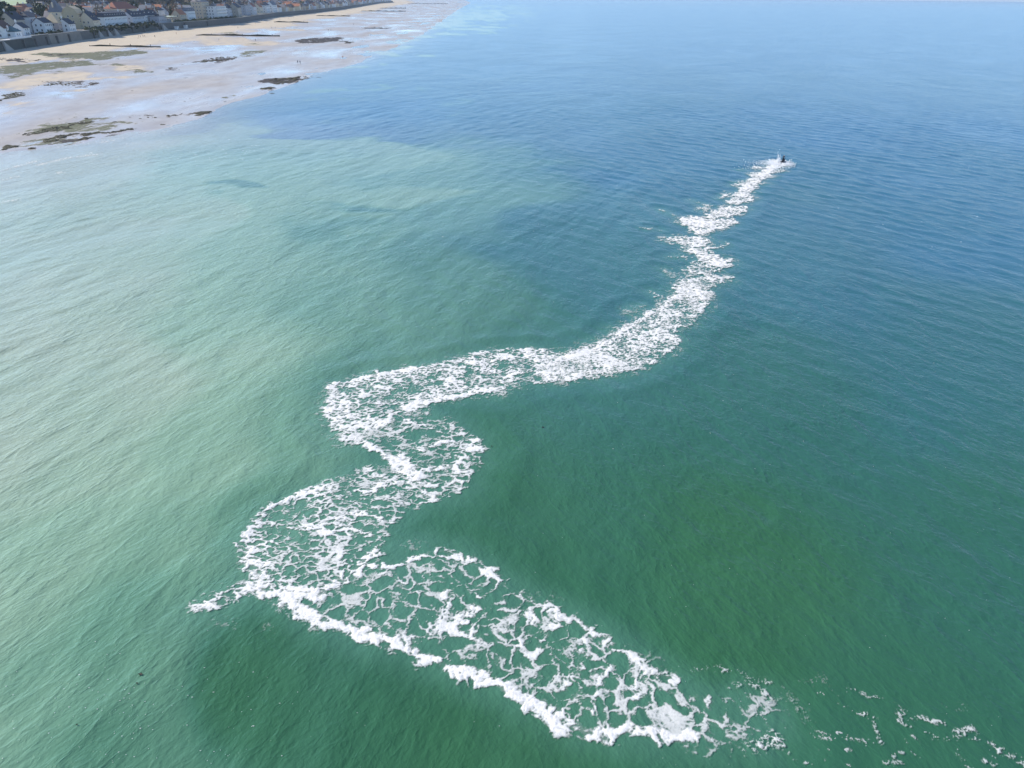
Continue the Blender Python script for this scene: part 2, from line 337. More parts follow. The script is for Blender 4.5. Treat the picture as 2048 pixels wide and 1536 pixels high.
# 7 fresh solid trail up to the rider
GROUPS.append((.14, .9, [
    FP(c7([(870, 680), (960, 640), (1040, 570), (1180, 580), (1320, 580), (1310, 610), (1220, 660), (1100, 690), (1000, 712), (900, 712)]), .83, .6, .3),
    FP(c7([(770, 610), (850, 570), (960, 560), (930, 610), (860, 640)]), .55, .5, .3),
    FP(c7([(1060, 545), (1180, 440), (1250, 400), (1370, 400), (1380, 460), (1360, 520), (1270, 550), (1180, 565)]), .86, .5, .3),
    FP(c7([(990, 490), (1050, 450), (1150, 430), (1200, 420), (1080, 480), (1010, 510)]), .66, .5, .3),
    FP(c7([(1190, 430), (1300, 310), (1430, 220), (1560, 130), (1640, 120), (1660, 160), (1500, 290), (1400, 390), (1280, 440)]), .985, .5, .4),
    FP(c7([(1130, 365), (1160, 340), (1270, 300), (1330, 300), (1240, 390)]), .55, .5, .3), FP(c7([(1285, 235), (1380, 225), (1440, 250), (1370, 285)]), .62, .5, .3),
    FP(c7([(1410, 375), (1450, 330), (1540, 330), (1500, 350)]), .5, .5, .3), FP(c7([(1490, 290), (1540, 260), (1640, 270), (1570, 290)]), .55, .5, .3),
    FP(c7([(1540, 225), (1600, 190), (1720, 212), (1640, 232)]), .5, .5, .3), FP(c7([(1400, 210), (1340, 170), (1440, 165), (1480, 190)]), .8, .5, .3),
    FP(c7([(1480, 140), (1560, 100), (1640, 105), (1700, 112), (1760, 132), (1740, 152), (1640, 190), (1560, 170)]), .93, .5, .5),
    FP(c7([(1180, 205), (1230, 190), (1290, 195), (1240, 212)]), .3, .5, .3)]))
# 8 faint old threads, bottom right corner
GROUPS.append((.05, .6, [FL(c3(p), w * .9, d * .68, .35) for p, w, d in [
    ([(640, 525), (700, 545), (760, 575)], .12, .45), ([(760, 575), (840, 605), (900, 645), (970, 680), (1030, 680)], .16, .62), ([(1020, 720), (1040, 780), (1060, 850)], .14, .5),
    ([(1060, 855), (950, 850), (830, 828), (720, 815), (600, 810)], .11, .5), ([(590, 760), (700, 790), (820, 795)], .11, .42), ([(400, 880), (470, 980), (580, 1000)], .16, .5),
    ([(640, 900), (740, 903), (860, 905)], .1, .5), ([(900, 490), (960, 530), (1100, 555)], .14, .45), ([(690, 500), (760, 505), (860, 480)], .18, .3),
    ([(1185, 620), (1210, 740), (1270, 765)], .2, .45), ([(1180, 590), (1240, 640), (1190, 650)], .14, .5), ([(1270, 690), (1350, 670), (1400, 710), (1500, 720)], .2, .5), ([(1380, 805), (1500, 850), (1570, 800), (1650, 740)], .26, .58),
    ([(1560, 860), (1610, 960), (1690, 1020)], .15, .5), ([(1880, 900), (1980, 940), (2060, 990)], .28, .62), ([(1790, 980), (1850, 1015)], .2, .5), ([(1830, 940), (1900, 1000)], .12, .5),
    ([(1090, 1005), (1220, 995)], .15, .45), ([(1160, 960), (1170, 915), (1230, 915)], .13, .4), ([(740, 1010), (850, 1018)], .13, .5), ([(1280, 820), (1340, 850)], .12, .4), ([(680, 960), (750, 962)], .1, .4),
    ([(420, 490), (540, 460), (640, 480), (700, 400)], .5, .13), ([(380, 570), (460, 570), (540, 640)], .35, .16), ([(430, 710), (500, 680), (620, 720)], .35, .14), ([(1580, 740), (1700, 780), (1840, 860)], .3, .18),
    ([(1660, 810), (1740, 830), (1860, 870)], .13, .4), ([(1500, 620), (1620, 600)], .3, .1), ([(1250, 860), (1300, 950), (1340, 990)], .18, .35)]]
    + [FL(p, w, d, .35) for p, w, d in [([(545, 1255), (600, 1250), (660, 1262)], .5, .14), ([(430, 1240), (470, 1250)], .4, .1), ([(560, 1215), (600, 1240), (640, 1258)], .45, .2),
    ([(1385, 1340), (1440, 1335), (1480, 1350), (1540, 1365)], .22, .28), ([(1460, 1375), (1510, 1360), (1540, 1400)], .25, .35), ([(1500, 1500), (1530, 1490), (1548, 1475)], .4, .55), ([(1000, 1255), (1060, 1190), (1120, 1200)], .3, .1)]]))
FOAM_V, FOAM_F, FOAM_A, FOAM_T = [], [], [], []; _base = 0; WAKE_OUTLINES = []
for gi, (h, pad, shapes) in enumerate(GROUPS):
    geo = [(s, smooth_line(gpts(s[1]), 2, s[0] == 'p')) for s in shapes]
    for s, p in geo:
        if gi < 7: WAKE_OUTLINES.append((s[0], p, s[2]))
    allp = np.vstack([p for _, p in geo]); lo = allp.min(0) - pad; hi = allp.max(0) + pad
    hx = h; hy = h * (1.0 if gi in (0, 1, 7) else 1.5)
    gx, gy = np.meshgrid(np.arange(lo[0], hi[0], hx), np.arange(lo[1], hi[1], hy)); nr, nc = gx.shape
    # torn outlines: shapes are read at warped positions
    w1 = fbm(gx / .9, gy / .9, 4, 100 + gi, .6) - .5; w2 = fbm(gx / .9, gy / .9, 4, 140 + gi, .6) - .5
    wamp = 2.3 if gi in (5, 6) else 1.1
    if gi == 7: wamp = .5
    sx = gx + wamp * w1 * (1.3 if gi in (5, 6) else 1); sy = gy + wamp * 1.3 * w2
    dens = np.zeros(gx.shape); cellw = np.zeros(gx.shape); celln = np.full(gx.shape, 1e-6)
    for s, p in geo:
        l = p.min(0) - 1.6; u = p.max(0) + 1.6
        i0, i1 = np.searchsorted(gy[:, 0], [l[1], u[1]]); j0, j1 = np.searchsorted(gx[0], [l[0], u[0]]); sl = (slice(i0, i1), slice(j0, j1))
        if i1 <= i0 or j1 <= j0: continue
        if s[0] == 'p': d = sdf(sx[sl], sy[sl], p); v = np.maximum(s[2] * sstep(-s[4], s[4], d), .34 * s[2] * sstep(-1.7, .1, d) if gi in (3, 4, 5, 6) else 0)
        else:
            d = seg_dist(sx[sl], sy[sl], p, False); wd = s[2] * (.72 + .55 * fbm(gx[sl] / 1.1, gy[sl] / 1.1, 3, 170 + gi)); v = s[3] * sstep(wd * 1.7, wd * .25, d)
        dens[sl] = np.maximum(dens[sl], v)
    cells = sorted({(s[3] if s[0] == 'p' else s[4]) for s in shapes}); cell = float(np.median([s[3] for s in shapes if s[0] == 'p'])) if gi != 7 else .35
    m = dens > .015
    x = gx[m]; y = gy[m]
    q = cell * .55
    bx = x + q * 3.1 * (fbm(x / (cell * 1.2), y / (cell * 1.2), 4, 200 + gi, .55) - .5); by = y + q * 3.1 * (fbm(x / (cell * 1.2), y / (cell * 1.2), 4, 230 + gi, .55) - .5)
    st = 1.0 if gi in (0, 7) else 1.65; lace = max(.20, h * 3.6)
    f1, f2 = worley(bx / (cell * st), by / cell, 300 + gi); a = 1 - np.clip((f2 - f1) * 1.15, 0, 1)
    f1, f2 = worley(bx / (cell * .42 * st) + 5, by / (cell * .42), 330 + gi); b = 1 - np.clip((f2 - f1) * 1.2, 0, 1)
    lx = x + lace * 1.3 * (fbm(x / lace, y / lace, 2, 610 + gi) - .5); ly = y + lace * 1.3 * (fbm(x / lace, y / lace, 2, 620 + gi) - .5)
    f1, f2 = worley(lx / (lace * 1.25 * st), ly / (lace * 1.25), 340 + gi); cc = 1 - np.clip((f2 - f1) * 1.2, 0, 1)
    mid = fbm(x / (cell * 1.1 * st), y / (cell * 1.1), 3, 390 + gi); big = fbm(x / (cell * 3.2), y / (cell * 3.2), 2, 395 + gi); fine = fbm(x / .13, y / .13, 3, 360 + gi, .65)
    rid = np.clip(1 - np.abs(fbm(bx / (cell * .55 * st) + 3, by / (cell * .55), 3, 380 + gi) - .5) * 5, 0, 1)
    if gi == 0: big = big * .55 + .2
    n = a ** 1.5 * .80 + b ** 1.3 * .30 * (.4 + 1.2 * mid) + rid * .10 + cc ** 1.2 * .24 + fine * .10 + mid * .58 + big * .5
    order = np.argsort(n); rank = np.empty(len(n)); rank[order] = np.linspace(0, 1, len(n))
    D = dens[m]
    if 0 < gi < 6: D = D * np.where(D < .8, np.clip(.45 + 1.1 * fbm(x / (1.9 + .3 * gi), y / (1.9 + .3 * gi), 3, 640 + gi, .6), .5, 1.4), 1); D = np.minimum(D, .99)
    over = rank - (1 - D)
    al = sstep(-.03, .11, over) * (.52 + .48 * sstep(.02, .34, over)) * (.78 + .22 * np.maximum(fine * 1.2, cc)) * np.clip(.72 + .4 * D, 0, 1)
    al = np.maximum(al, .30 * D * sstep(-.30, .05, over) * mid * 1.3)                        # milky film of fine bubbles round the strands
    alpha = np.zeros(gx.shape); alpha[m] = al
    thick = np.zeros(gx.shape); thick[m] = np.clip(rank - (1 - D), 0, 1) * (.4 + .6 * D) + .0
    keep = np.maximum.reduce([alpha[:-1, :-1], alpha[1:, :-1], alpha[:-1, 1:], alpha[1:, 1:]]) > .03
    f = grid_faces(nr, nc, keep); used = np.unique(f); remap = np.zeros(nr * nc, np.int64); remap[used] = np.arange(len(used))
    xs = gx.ravel()[used]; ys = gy.ravel()[used]; th = thick.ravel()[used]
    lump = fbm(xs / .35, ys / .35, 3, 420 + gi)
    zs = sea_z(xs, ys) + .035 + .004 * gi + th * (.01 + .07 * lump) * (1.0 if gi < 5 else 2.2)
    FOAM_V.append(np.stack([xs, ys, zs], 1)); FOAM_F.append(remap[f] + _base); FOAM_A.append(alpha.ravel()[used]); FOAM_T.append(th); _base += len(used)
t = NT('sea_foam'); P_ = t.pos(); al = t.attr('alpha'); th = t.attr('thick')
nz = t.noise(P_, 9, 4, .65); col = t.mix(t.mapr(t.math('ADD', th, t.math('MULTIPLY', t.math('SUBTRACT', nz, .5), .5)), .0, .42, 0, 1), (.50, .535, .50), (.79, .77, .73))
bp = t.n('ShaderNodeBump', i_Strength=.5, i_Distance=.03); t.l(nz, bp.inputs['Height'])
pb = t.principled(col, .75, normal=bp.outputs[0]); pb.inputs['Specular IOR Level'].default_value = .3
mx = t.n('ShaderNodeMixShader'); tr = t.n('ShaderNodeBsdfTransparent')
t.l(al, mx.inputs[0]); t.l(tr.outputs[0], mx.inputs[1]); t.l(pb.outputs[0], mx.inputs[2]); M_FOAM = t.done(mx.outputs[0])
foam = np_mesh('wake_foam', np.vstack(FOAM_V), np.vstack(FOAM_F), M_FOAM, {'alpha': np.concatenate(FOAM_A), 'thick': np.concatenate(FOAM_T)})
tag(foam, 'winding white foam wake trailing across the green sea behind the rider', 'foam', kind='stuff')
print('foam faces', sum(len(f) for f in FOAM_F))
# ------------------------------------------------------------------ finish the sea: churned water and bow-wave ridges beside the wake
Z = sea_z(X, Y); band = (RR < 230)
dmin = np.full(X.shape, -99.0)
for kd, p, wd in WAKE_OUTLINES:
    lo = p.min(0) - 9; hi = p.max(0) + 9; mk = band & (X > lo[0]) & (X < hi[0]) & (Y > lo[1]) & (Y < hi[1])
    if mk.any(): dmin[mk] = np.maximum(dmin[mk], sdf(X[mk], Y[mk], p) if kd == 'p' else wd - seg_dist(X[mk], Y[mk], p, False))
churn = sstep(-2.4, .8, dmin + 1.2 * (fbm(X / 1.5, Y / 1.5, 3, 71) - .5))
ridge = np.exp(-((dmin + 3.2) / 1.1) ** 2) * (.6 + .8 * fbm(X / 3, Y / 3, 2, 73))
Z += np.where(dmin > -9, .08 * ridge - .02 * sstep(-2, -.5, dmin), 0) * (dmin < 0)
t = NT('sea_water'); P_ = t.pos(); mk = t.attr('murk'); ch = t.attr('churn'); wm = t.attr('wmix'); dp = t.attr('deep'); sh = t.attr('shore')
cloud = t.noise(P_, .09, 5, .6, dist=.6); cl2 = t.noise(P_, .35, 4, .6, rot=.5, stretch=(1, .35, 1))
m2 = t.math('ADD', mk, t.math('ADD', t.math('MULTIPLY', t.math('SUBTRACT', cloud, .5), .09), t.math('MULTIPLY', t.math('SUBTRACT', cl2, .5), .05)), True)
base = t.mix(t.mapr(dp, .3, .7, 0, 1), (.026, .106, .060), (.030, .116, .050))
rp = t.n('ShaderNodeValToRGB'); t.l(m2, rp.inputs[0]); e = rp.color_ramp.elements
e[0].position = 0; e[0].color = (.029, .114, .056, 1); e[1].position = 1; e[1].color = (.38, .415, .305, 1)
for ps, c in ((.15, (.047, .150, .088)), (.4, (.120, .250, .160)), (.7, (.225, .350, .232))): k = e.new(ps); k.color = (*c, 1)
col = t.mix(t.mapr(m2, .02, .16, 1, 0), rp.outputs[0], base)
col = t.mix(t.math('MULTIPLY', t.attr('blue'), t.mapr(m2, .15, .5, 1, .25)), col, (.024, .118, .215)); col = t.mix(t.math('MULTIPLY', ch, .5), col, (.085, .22, .16)); col = t.mix(sh, col, (.44, .38, .31))  # the blue mix puts the sky's reflection into the base colour
def chop(rot, stretch, sc, det=4, ridge=True):
    n1 = t.noise(P_, sc, det, .55, rot=rot, stretch=stretch, dist=.25)
    if not ridge: return n1
    return t.math('POWER', t.math('SUBTRACT', 1.0, t.math('ABSOLUTE', t.math('MULTIPLY', t.math('SUBTRACT', n1, .5), 3.4)), True), 2.0)
def blend(a, b): 
    nd = t.n('ShaderNodeMix', data_type='FLOAT'); t.l(wm, nd.inputs[0]); t.l(a, nd.inputs[2]); t.l(b, nd.inputs[3]); return nd.outputs[0]
ra, rb = R(24), R(-24)
big = blend(chop(ra, (1, .36, 1), .42), chop(rb, (1, .42, 1), .46)); med = blend(chop(ra + .25, (1, .5, 1), 1.5, 4), chop(rb - .3, (1, .5, 1), 1.5, 4)); fin = blend(chop(ra + .5, (1, .6, 1), 3.4, 4, False), chop(rb - .4, (1, .6, 1), 3.4, 4, False))
far = t.noise(P_, .06, 6, .62, rot=.2, stretch=(1, .5, 1))
hgt = t.math('ADD', t.math('ADD', t.math('MULTIPLY', big, .066), t.math('MULTIPLY', med, .03)), t.math('ADD', t.math('MULTIPLY', fin, .016), t.math('MULTIPLY', far, .6)))
hgt = t.math('MULTIPLY', hgt, t.mapr(t.noise(P_, .028, 4, .6, rot=.3, stretch=(1, .5, 1), dist=.8), .36, .64, .62, 1.22))           # gusts and slicks
bp = t.n('ShaderNodeBump', i_Strength=1.0, i_Distance=1.0); t.l(hgt, bp.inputs['Height'])
pb = t.principled(col, .19, ior=1.333, normal=bp.outputs[0])
M_SEA = t.done(pb.outputs[0])
sea = np_mesh('sea', np.stack([X.ravel(), Y.ravel(), Z.ravel()], 1), grid_faces(*X.shape)[:, ::-1], M_SEA,
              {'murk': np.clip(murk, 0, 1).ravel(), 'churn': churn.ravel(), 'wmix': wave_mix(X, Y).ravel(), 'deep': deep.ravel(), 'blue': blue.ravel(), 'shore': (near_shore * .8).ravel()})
tag(sea, kind='structure')
# ------------------------------------------------------------------ foreshore: one terrain sheet from under the sea to the sea wall
def beach_z(x, y):
    w = water_x(y); b = wall_x(y); t = np.clip((w - x) / np.maximum(w - b, 1), -1, 1.2)
    z = np.where(t > 0, .25 * t + 3.75 * np.clip(t, 0, 1.2) ** 2.6, t * 6.0)
    damp = np.clip(t * 9 + .6, 0, 1) * (1 - np.clip((t - .9) * 8, 0, .7))
    return z + damp * (.52 * (fbm(x / 30, y / 50, 4, 501, .6) - .5) + .34 * (fbm(x / 9, y / 26, 3, 511) - .5)) + .06
ys = np.concatenate([np.arange(60, 420, 2.2), np.arange(420, 1000, 4.0), 1000 * 1.018 ** np.arange(0, 170)])
ts = np.concatenate([np.linspace(-.5, 0, 16)[:-1], np.linspace(0, 1.02, 190)])
TT, YY = np.meshgrid(ts, ys); XX = water_x(YY) + (wall_x(YY) - water_x(YY)) * TT
BZ = beach_z(XX, YY)
c4 = lambda p: crop(p, 0, 60, 4.876)
c5 = lambda p: crop(p, 380, 40, 4.876)
weed = np.zeros_like(XX); rock = np.zeros_like(XX); dry = np.zeros_like(XX); pool = np.zeros_like(XX)
JX = XX + 16 * (fbm(XX / 14, YY / 30, 4, 521, .6) - .5); JY = YY + 40 * (fbm(XX / 16, YY / 34, 4, 531, .6) - .5)
def patch(arr, px, amt, z=1.0, fe=4.0):
    p = smooth_line(gpts(px, z), 1, True); lo = p.min(0) - 30; hi = p.max(0) + 40
    m = (XX > lo[0]) & (XX < hi[0]) & (YY > lo[1] - 30) & (YY < hi[1] + 30)
    if m.any():
        v = amt * sstep(-fe, fe, sdf(JX[m], JY[m], p))
        arr[m] = np.maximum(arr[m], v)
WEED = [([(300, 270), (600, 245), (900, 235), (1200, 222), (1480, 198), (1510, 222), (1400, 250), (1180, 272), (1100, 302), (800, 312), (500, 295)], .85),
        ([(0, 380), (300, 350), (600, 320), (1000, 318), (1000, 348), (800, 362), (560, 382), (300, 424), (100, 472), (0, 482)], .85),
        ([(350, 420), (450, 405), (560, 412), (480, 438), (400, 440)], .7), ([(1050, 345), (1200, 325), (1340, 335), (1250, 355)], .8), ([(1230, 385), (1400, 380), (1550, 405), (1400, 412), (1240, 402)], .7),
        ([(100, 620), (200, 610), (260, 630), (80, 682), (0, 702), (0, 660)], .6), ([(230, 1000), (300, 950), (600, 880), (800, 830), (950, 870), (700, 920), (520, 960), (300, 1012)], .8),
        ([(460, 1060), (600, 1000), (900, 990), (880, 1030), (600, 1090), (500, 1096)], .85), ([(0, 1170), (60, 1110), (150, 1108), (100, 1155)], .8), ([(180, 1020), (320, 930), (620, 850), (820, 815), (1000, 870), (1350, 900), (1000, 950), (900, 1000), (640, 1040), (480, 1080), (300, 1090)], .50), ([(0, 1000), (180, 960), (260, 990), (120, 1080), (0, 1100)], .42)]
ROCK = [([(0, 320), (200, 315), (400, 325), (300, 336), (0, 332)], .9), ([(400, 490), (600, 488), (870, 510), (830, 536), (500, 542), (440, 520)], .6),
        ([(460, 1050), (600, 1000), (900, 985), (880, 1030), (600, 1080)], .7), ([(260, 1120), (380, 1110), (420, 1130), (330, 1142)], .7), ([(480, 262), (740, 262), (620, 275), (500, 275)], .9),
        ([(1050, 862), (1400, 826), (1700, 795), (2000, 728), (2000, 745), (1700, 812), (1400, 842), (1050, 876)], .6), ([(900, 985), (1300, 948), (1600, 895), (1600, 908), (1300, 962), (900, 998)], .6),
        ([(1900, 800), (2048, 765), (2048, 782), (1920, 812)], .9), ([(1590, 370), (1800, 362), (1800, 376), (1600, 380)], .8), ([(1900, 300), (2048, 280), (2048, 300), (1920, 308)], .9), ([(1050, 985), (1200, 980), (1200, 996), (1060, 1000)], .8)]
ROCK5 = [([(60, 400), (250, 368), (430, 348), (520, 355), (370, 387), (250, 414), (170, 402)], 1), ([(1020, 210), (1100, 178), (1270, 170), (1490, 156), (1490, 190), (1350, 202), (1250, 216), (1080, 222)], .95),
         ([(1480, 198), (1600, 210), (1540, 219), (1460, 205)], 1), ([(660, 600), (780, 565), (870, 543), (1030, 538), (1200, 533), (1310, 540), (1050, 556), (990, 592), (860, 607)], 1),
         ([(640, 655), (800, 643), (835, 655), (760, 664)], 1), ([(720, 690), (820, 682), (800, 696)], .7), ([(30, 895), (130, 878), (190, 870), (190, 882), (80, 902)], .9), ([(310, 835), (350, 828), (350, 846)], .9),
         ([(1650, 72), (1800, 64), (2000, 67), (1900, 76), (1700, 80)], .8)]
WEED5 = [([(440, 345), (560, 290), (700, 300), (640, 340), (530, 357)], .6), ([(310, 715), (360, 698), (415, 712), (350, 730)], .8), ([(530, 230), (650, 212), (770, 225), (740, 242), (560, 242)], .5), ([(1600, 85), (1750, 78), (1900, 84), (1700, 92)], .3),
         ([(790, 95), (950, 68), (1190, 85), (1000, 102)], .3), ([(200, 140), (450, 128), (560, 150), (220, 150)], .5)]
for p, a in WEED: patch(weed, c4(p), a)
for p, a in WEED5: patch(weed, c5(p), a)
for p, a in ROCK: patch(rock, c4(p), a, fe=3)
for p, a in ROCK5: patch(rock, c5(p), a, fe=3)
for p in ([(0, 480), (300, 430), (700, 400), (1000, 400), (1050, 470), (820, 500), (480, 480), (300, 560), (0, 600)], [(0, 340), (240, 335), (300, 350), (0, 372)], [(280, 250), (700, 170), (850, 180), (600, 240)],
          [(960, 450), (1200, 430), (1450, 420), (1300, 460), (1060, 490)], [(560, 560), (740, 545), (880, 560), (700, 578)], [(0, 700), (180, 690), (120, 750), (0, 770)], [(1040, 350), (1300, 330), (1500, 370), (1300, 400), (1080, 380)]): patch(dry, c4(p), .75, 1.2, 7)
for p in ([(520, 200), (900, 190), (1000, 215), (700, 250), (400, 250)], [(0, 150), (300, 160), (700, 185), (500, 240), (0, 240)], [(700, 90), (1100, 80), (1150, 100), (850, 110)]): patch(dry, c5(p), .7, 1.5, 7)
for p in ([(1450, 130), (1570, 128), (1850, 160), (1700, 180), (1480, 176)], [(1020, 195), (1400, 180), (1250, 212), (1050, 222)], [(440, 560), (700, 570), (850, 620), (640, 640), (460, 620)]): patch(pool, c4(p), 1, 1.5, 3)
for p in ([(380, 130), (520, 95), (820, 90), (880, 140), (560, 140)], [(120, 240), (500, 235), (400, 290), (60, 300)]): patch(pool, c5(p), 1, 1.5, 4)
topdry = sstep(.62, .82, TT + .18 * (fbm(XX / 20, YY / 60, 3, 541) - .5)); dry = np.maximum(dry, topdry)
t = NT('foreshore_sand'); P_ = t.pos(); dr = t.attr('dry'); wd = t.attr('weed'); rk = t.attr('rock'); pl = t.attr('pool'); up = t.attr('up')
n1 = t.noise(P_, .030, 5, .55, stretch=(1, .35, 1), dist=.4); n2 = t.noise(P_, .5, 5, .6); n3 = t.noise(P_, .16, 6, .65, stretch=(1, .5, 1), dist=.5); n4 = t.noise(P_, .42, 6, .72, stretch=(1, .5, 1))
drym = t.mapr(t.math('ADD', dr, t.math('MULTIPLY', t.math('SUBTRACT', n3, .5), 1.7)), .25, .95, 0, 1, True)
n1 = t.mapr(n1, .28, .72, 0, 1); wetc = t.mix(t.mapr(n3, .35, .65, 0, 1), (.355, .295, .235), (.46, .405, .34)); dryc = t.mix(n2, (.47, .39, .28), (.60, .51, .385))
col = t.mix(drym, wetc, dryc)
wm_ = t.mapr(t.math('ADD', t.math('MULTIPLY', wd, 1.36), t.math('ADD', t.math('MULTIPLY', t.math('SUBTRACT', n4, .5), 2.6), t.math('MULTIPLY', t.math('SUBTRACT', n3, .5), 2.8))), .55, .95, 0, 1, True)
rm_ = t.mapr(t.math('ADD', t.math('MULTIPLY', rk, 1.12), t.math('ADD', t.math('MULTIPLY', t.math('SUBTRACT', n4, .5), 2.6), t.math('MULTIPLY', t.math('SUBTRACT', n3, .5), 2.6))), .55, .85, 0, 1, True)
col = t.mix(t.math('MULTIPLY', wm_, .85), col, t.mix(n3, (.040, .056, .014), (.10, .108, .04))); col = t.mix(rm_, col, t.mix(n2, (.030, .024, .020), (.08, .06, .045)))
rough = t.mix(drym, t.mix(n1, (.12,) * 3, (.52,) * 3), (.9,) * 3)
dry_any = t.math('MAXIMUM', wm_, rm_); rough = t.mix(dry_any, rough, (.75,) * 3); rough = t.mix(t.math('MULTIPLY', pl, t.mapr(n3, .3, .65, 0, .8)), rough, (.06,) * 3)
bh = t.math('ADD', t.math('MULTIPLY', n4, t.math('ADD', t.math('MULTIPLY', dry_any, .2), .004)), t.math('MULTIPLY', t.noise(P_, 2.2, 3, .6, stretch=(.4, 1, 1)), .004))
bp = t.n('ShaderNodeBump', i_Strength=.8, i_Distance=1.0); t.l(bh, bp.inputs['Height'])
pb = t.principled(col, rough, ior=1.30, normal=bp.outputs[0]); M_SAND = t.done(pb.outputs[0])
beach = np_mesh('foreshore', np.stack([XX.ravel(), YY.ravel(), BZ.ravel()], 1), grid_faces(*XX.shape), M_SAND,
                {'dry': dry.ravel(), 'weed': weed.ravel(), 'rock': rock.ravel(), 'pool': pool.ravel(), 'up': TT.ravel()})
tag(beach, kind='structure')
# ------------------------------------------------------------------ stones and weed-covered rocks (nobody could count them)
def ico():
    b = bmesh.new(); bmesh.ops.create_icosphere(b, subdivisions=1, radius=1); b.verts.ensure_lookup_table()
    v = np.array([q.co[:] for q in b.verts]); f = np.array([[q.index for q in g.verts] for g in b.faces]); b.free(); return v, f
IV, IF = ico()
def mat_simple(name, c1, c2, scale=1.0, rough=.8, spec=.3):
    t = NT(name); col = t.mix(t.noise(t.n('ShaderNodeTexCoord').outputs['Object'], scale, 4, .6), c1, c2); p = t.principled(col, rough, spec=spec); return t.done(p.outputs[0])
M_ROCK = mat_simple('weedy_rock', (.028, .024, .018), (.09, .085, .04), .6)
def rocks(px, n, size, z=.8, seed=0):
    g = np.random.default_rng(seed); p = gpts(px, z); lo, hi = p.min(0), p.max(0); V = []; F = []; k = 0
    q = g.uniform(0, 1, (n * 12, 2)) * (hi - lo) + lo
    jx = 10 * (fbm(q[:, 0] / 9, q[:, 1] / 22, 3, seed) - .5); jy = 24 * (fbm(q[:, 0] / 9, q[:, 1] / 22, 3, seed + 1) - .5)
    ok = inside(q[:, 0] + jx, q[:, 1] + jy, p) & (fbm(q[:, 0] / 5, q[:, 1] / 11, 3, seed + 2) > .46); q = q[ok][:n]
    zz = beach_z(q[:, 0], q[:, 1])
    for (x, y), z0 in zip(q, zz):
        s = size * g.lognormal(0, .45); sc = np.array([s * g.uniform(.8, 1.7), s * g.uniform(.8, 2.2), s * g.uniform(.3, .55)]); a = g.uniform(0, 6.28)
        v = IV * (1 + g.uniform(-.22, .22, (len(IV), 1))) * sc; ca, sa = math.cos(a), math.sin(a)
        V.append(np.stack([v[:, 0] * ca - v[:, 1] * sa + x, v[:, 0] * sa + v[:, 1] * ca + y, v[:, 2] + z0], 1)); F.append(IF + k); k += len(IV)
    if V: return tag(np_mesh('weedy_rocks', np.vstack(V), np.vstack(F), M_ROCK, smooth=False), 'dark weed-covered stones scattered over the wet sand', 'rocks', kind='stuff')
for i, (p, a) in enumerate(ROCK): rocks(c4(p), 110, .24, .8, 600 + i * 5)
for i, (p, a) in enumerate(ROCK5): rocks(c5(p), 110, .34, .8, 700 + i * 5)
for i in (5, 6, 7, 8): rocks(c4(WEED[i][0]), 320, .2, .6, 800 + i * 5)
# ------------------------------------------------------------------ land behind the sea wall
WALL_TOP = 9.6
def land_z(x, y):
    d = np.maximum(wall_x(y) - x, 0); r = np.hypot(x, y)
    return WALL_TOP - .25 + np.minimum(d * .012, 9) + 7 * sstep(400, 1600, d) * fbm(x / 700, y / 700, 2, 551) + .8 * (fbm(x / 60, y / 60, 2, 556) - .5) * sstep(6, 40, d)
yl = np.concatenate([np.arange(150, 1400, 14.0), 1400 * 1.03 ** np.arange(0, 90)]); dl = np.concatenate([[0, 3], np.arange(10, 500, 12.0), 500 * 1.06 ** np.arange(0, 52)])
DD, LY = np.meshgrid(dl, yl); LX = wall_x(LY) - DD; LZ = land_z(LX, LY)
t = NT('town_ground'); P_ = t.pos(); a = t.noise(P_, .03, 5, .6); b = t.noise(P_, .2, 4, .6)
vr = t.n('ShaderNodeTexVoronoi'); mp = t.n('ShaderNodeMapping'); t.l(P_, mp.inputs[0]); mp.inputs['Scale'].default_value = (.0032, .0022, .001); t.l(mp.outputs[0], vr.inputs['Vector']); vr.inputs['Scale'].default_value = 1
fld = t.n('ShaderNodeValToRGB'); t.l(t.n('ShaderNodeSeparateColor').outputs[0], fld.inputs[0]); t.l(vr.outputs['Color'], fld.inputs[0].links[0].from_node.inputs[0])
fe = fld.color_ramp.elements; fe[0].color = (.20, .27, .10, 1); fe[1].color = (.38, .38, .27, 1); k = fe.new(.5); k.color = (.24, .32, .13, 1)
town = t.mix(t.mapr(a, .4, .62, 0, 1), t.mix(b, (.16, .14, .13), (.24, .22, .20)), t.mix(b, (.06, .075, .03), (.11, .12, .055)))
col = t.mix(t.attr('far'), town, fld.outputs[0]); pb = t.principled(col, .9); M_LAND = t.done(pb.outputs[0])
_c, _s = math.cos(PITCH), math.sin(PITCH); _f = LY * _c - (LZ - CAM_H) * _s; _u = (LY * _s + (LZ - CAM_H) * _c) / _f; _a = LX / _f
_px = 1024 + FOC * (_a * math.cos(ROLL) + _u * math.sin(ROLL)); _py = 768 - FOC * (-_a * math.sin(ROLL) + _u * math.cos(ROLL))
_fld = (sstep(19, 16, _py + _px * .028) * (_px < 420)).ravel()                              # open fields begin where the town stops
land = np_mesh('land', np.stack([LX.ravel(), LY.ravel(), LZ.ravel()], 1), grid_faces(*LX.shape), M_LAND, {'far': np.maximum(sstep(480, 600, DD.ravel()), _fld)})
tag(land, kind='structure')
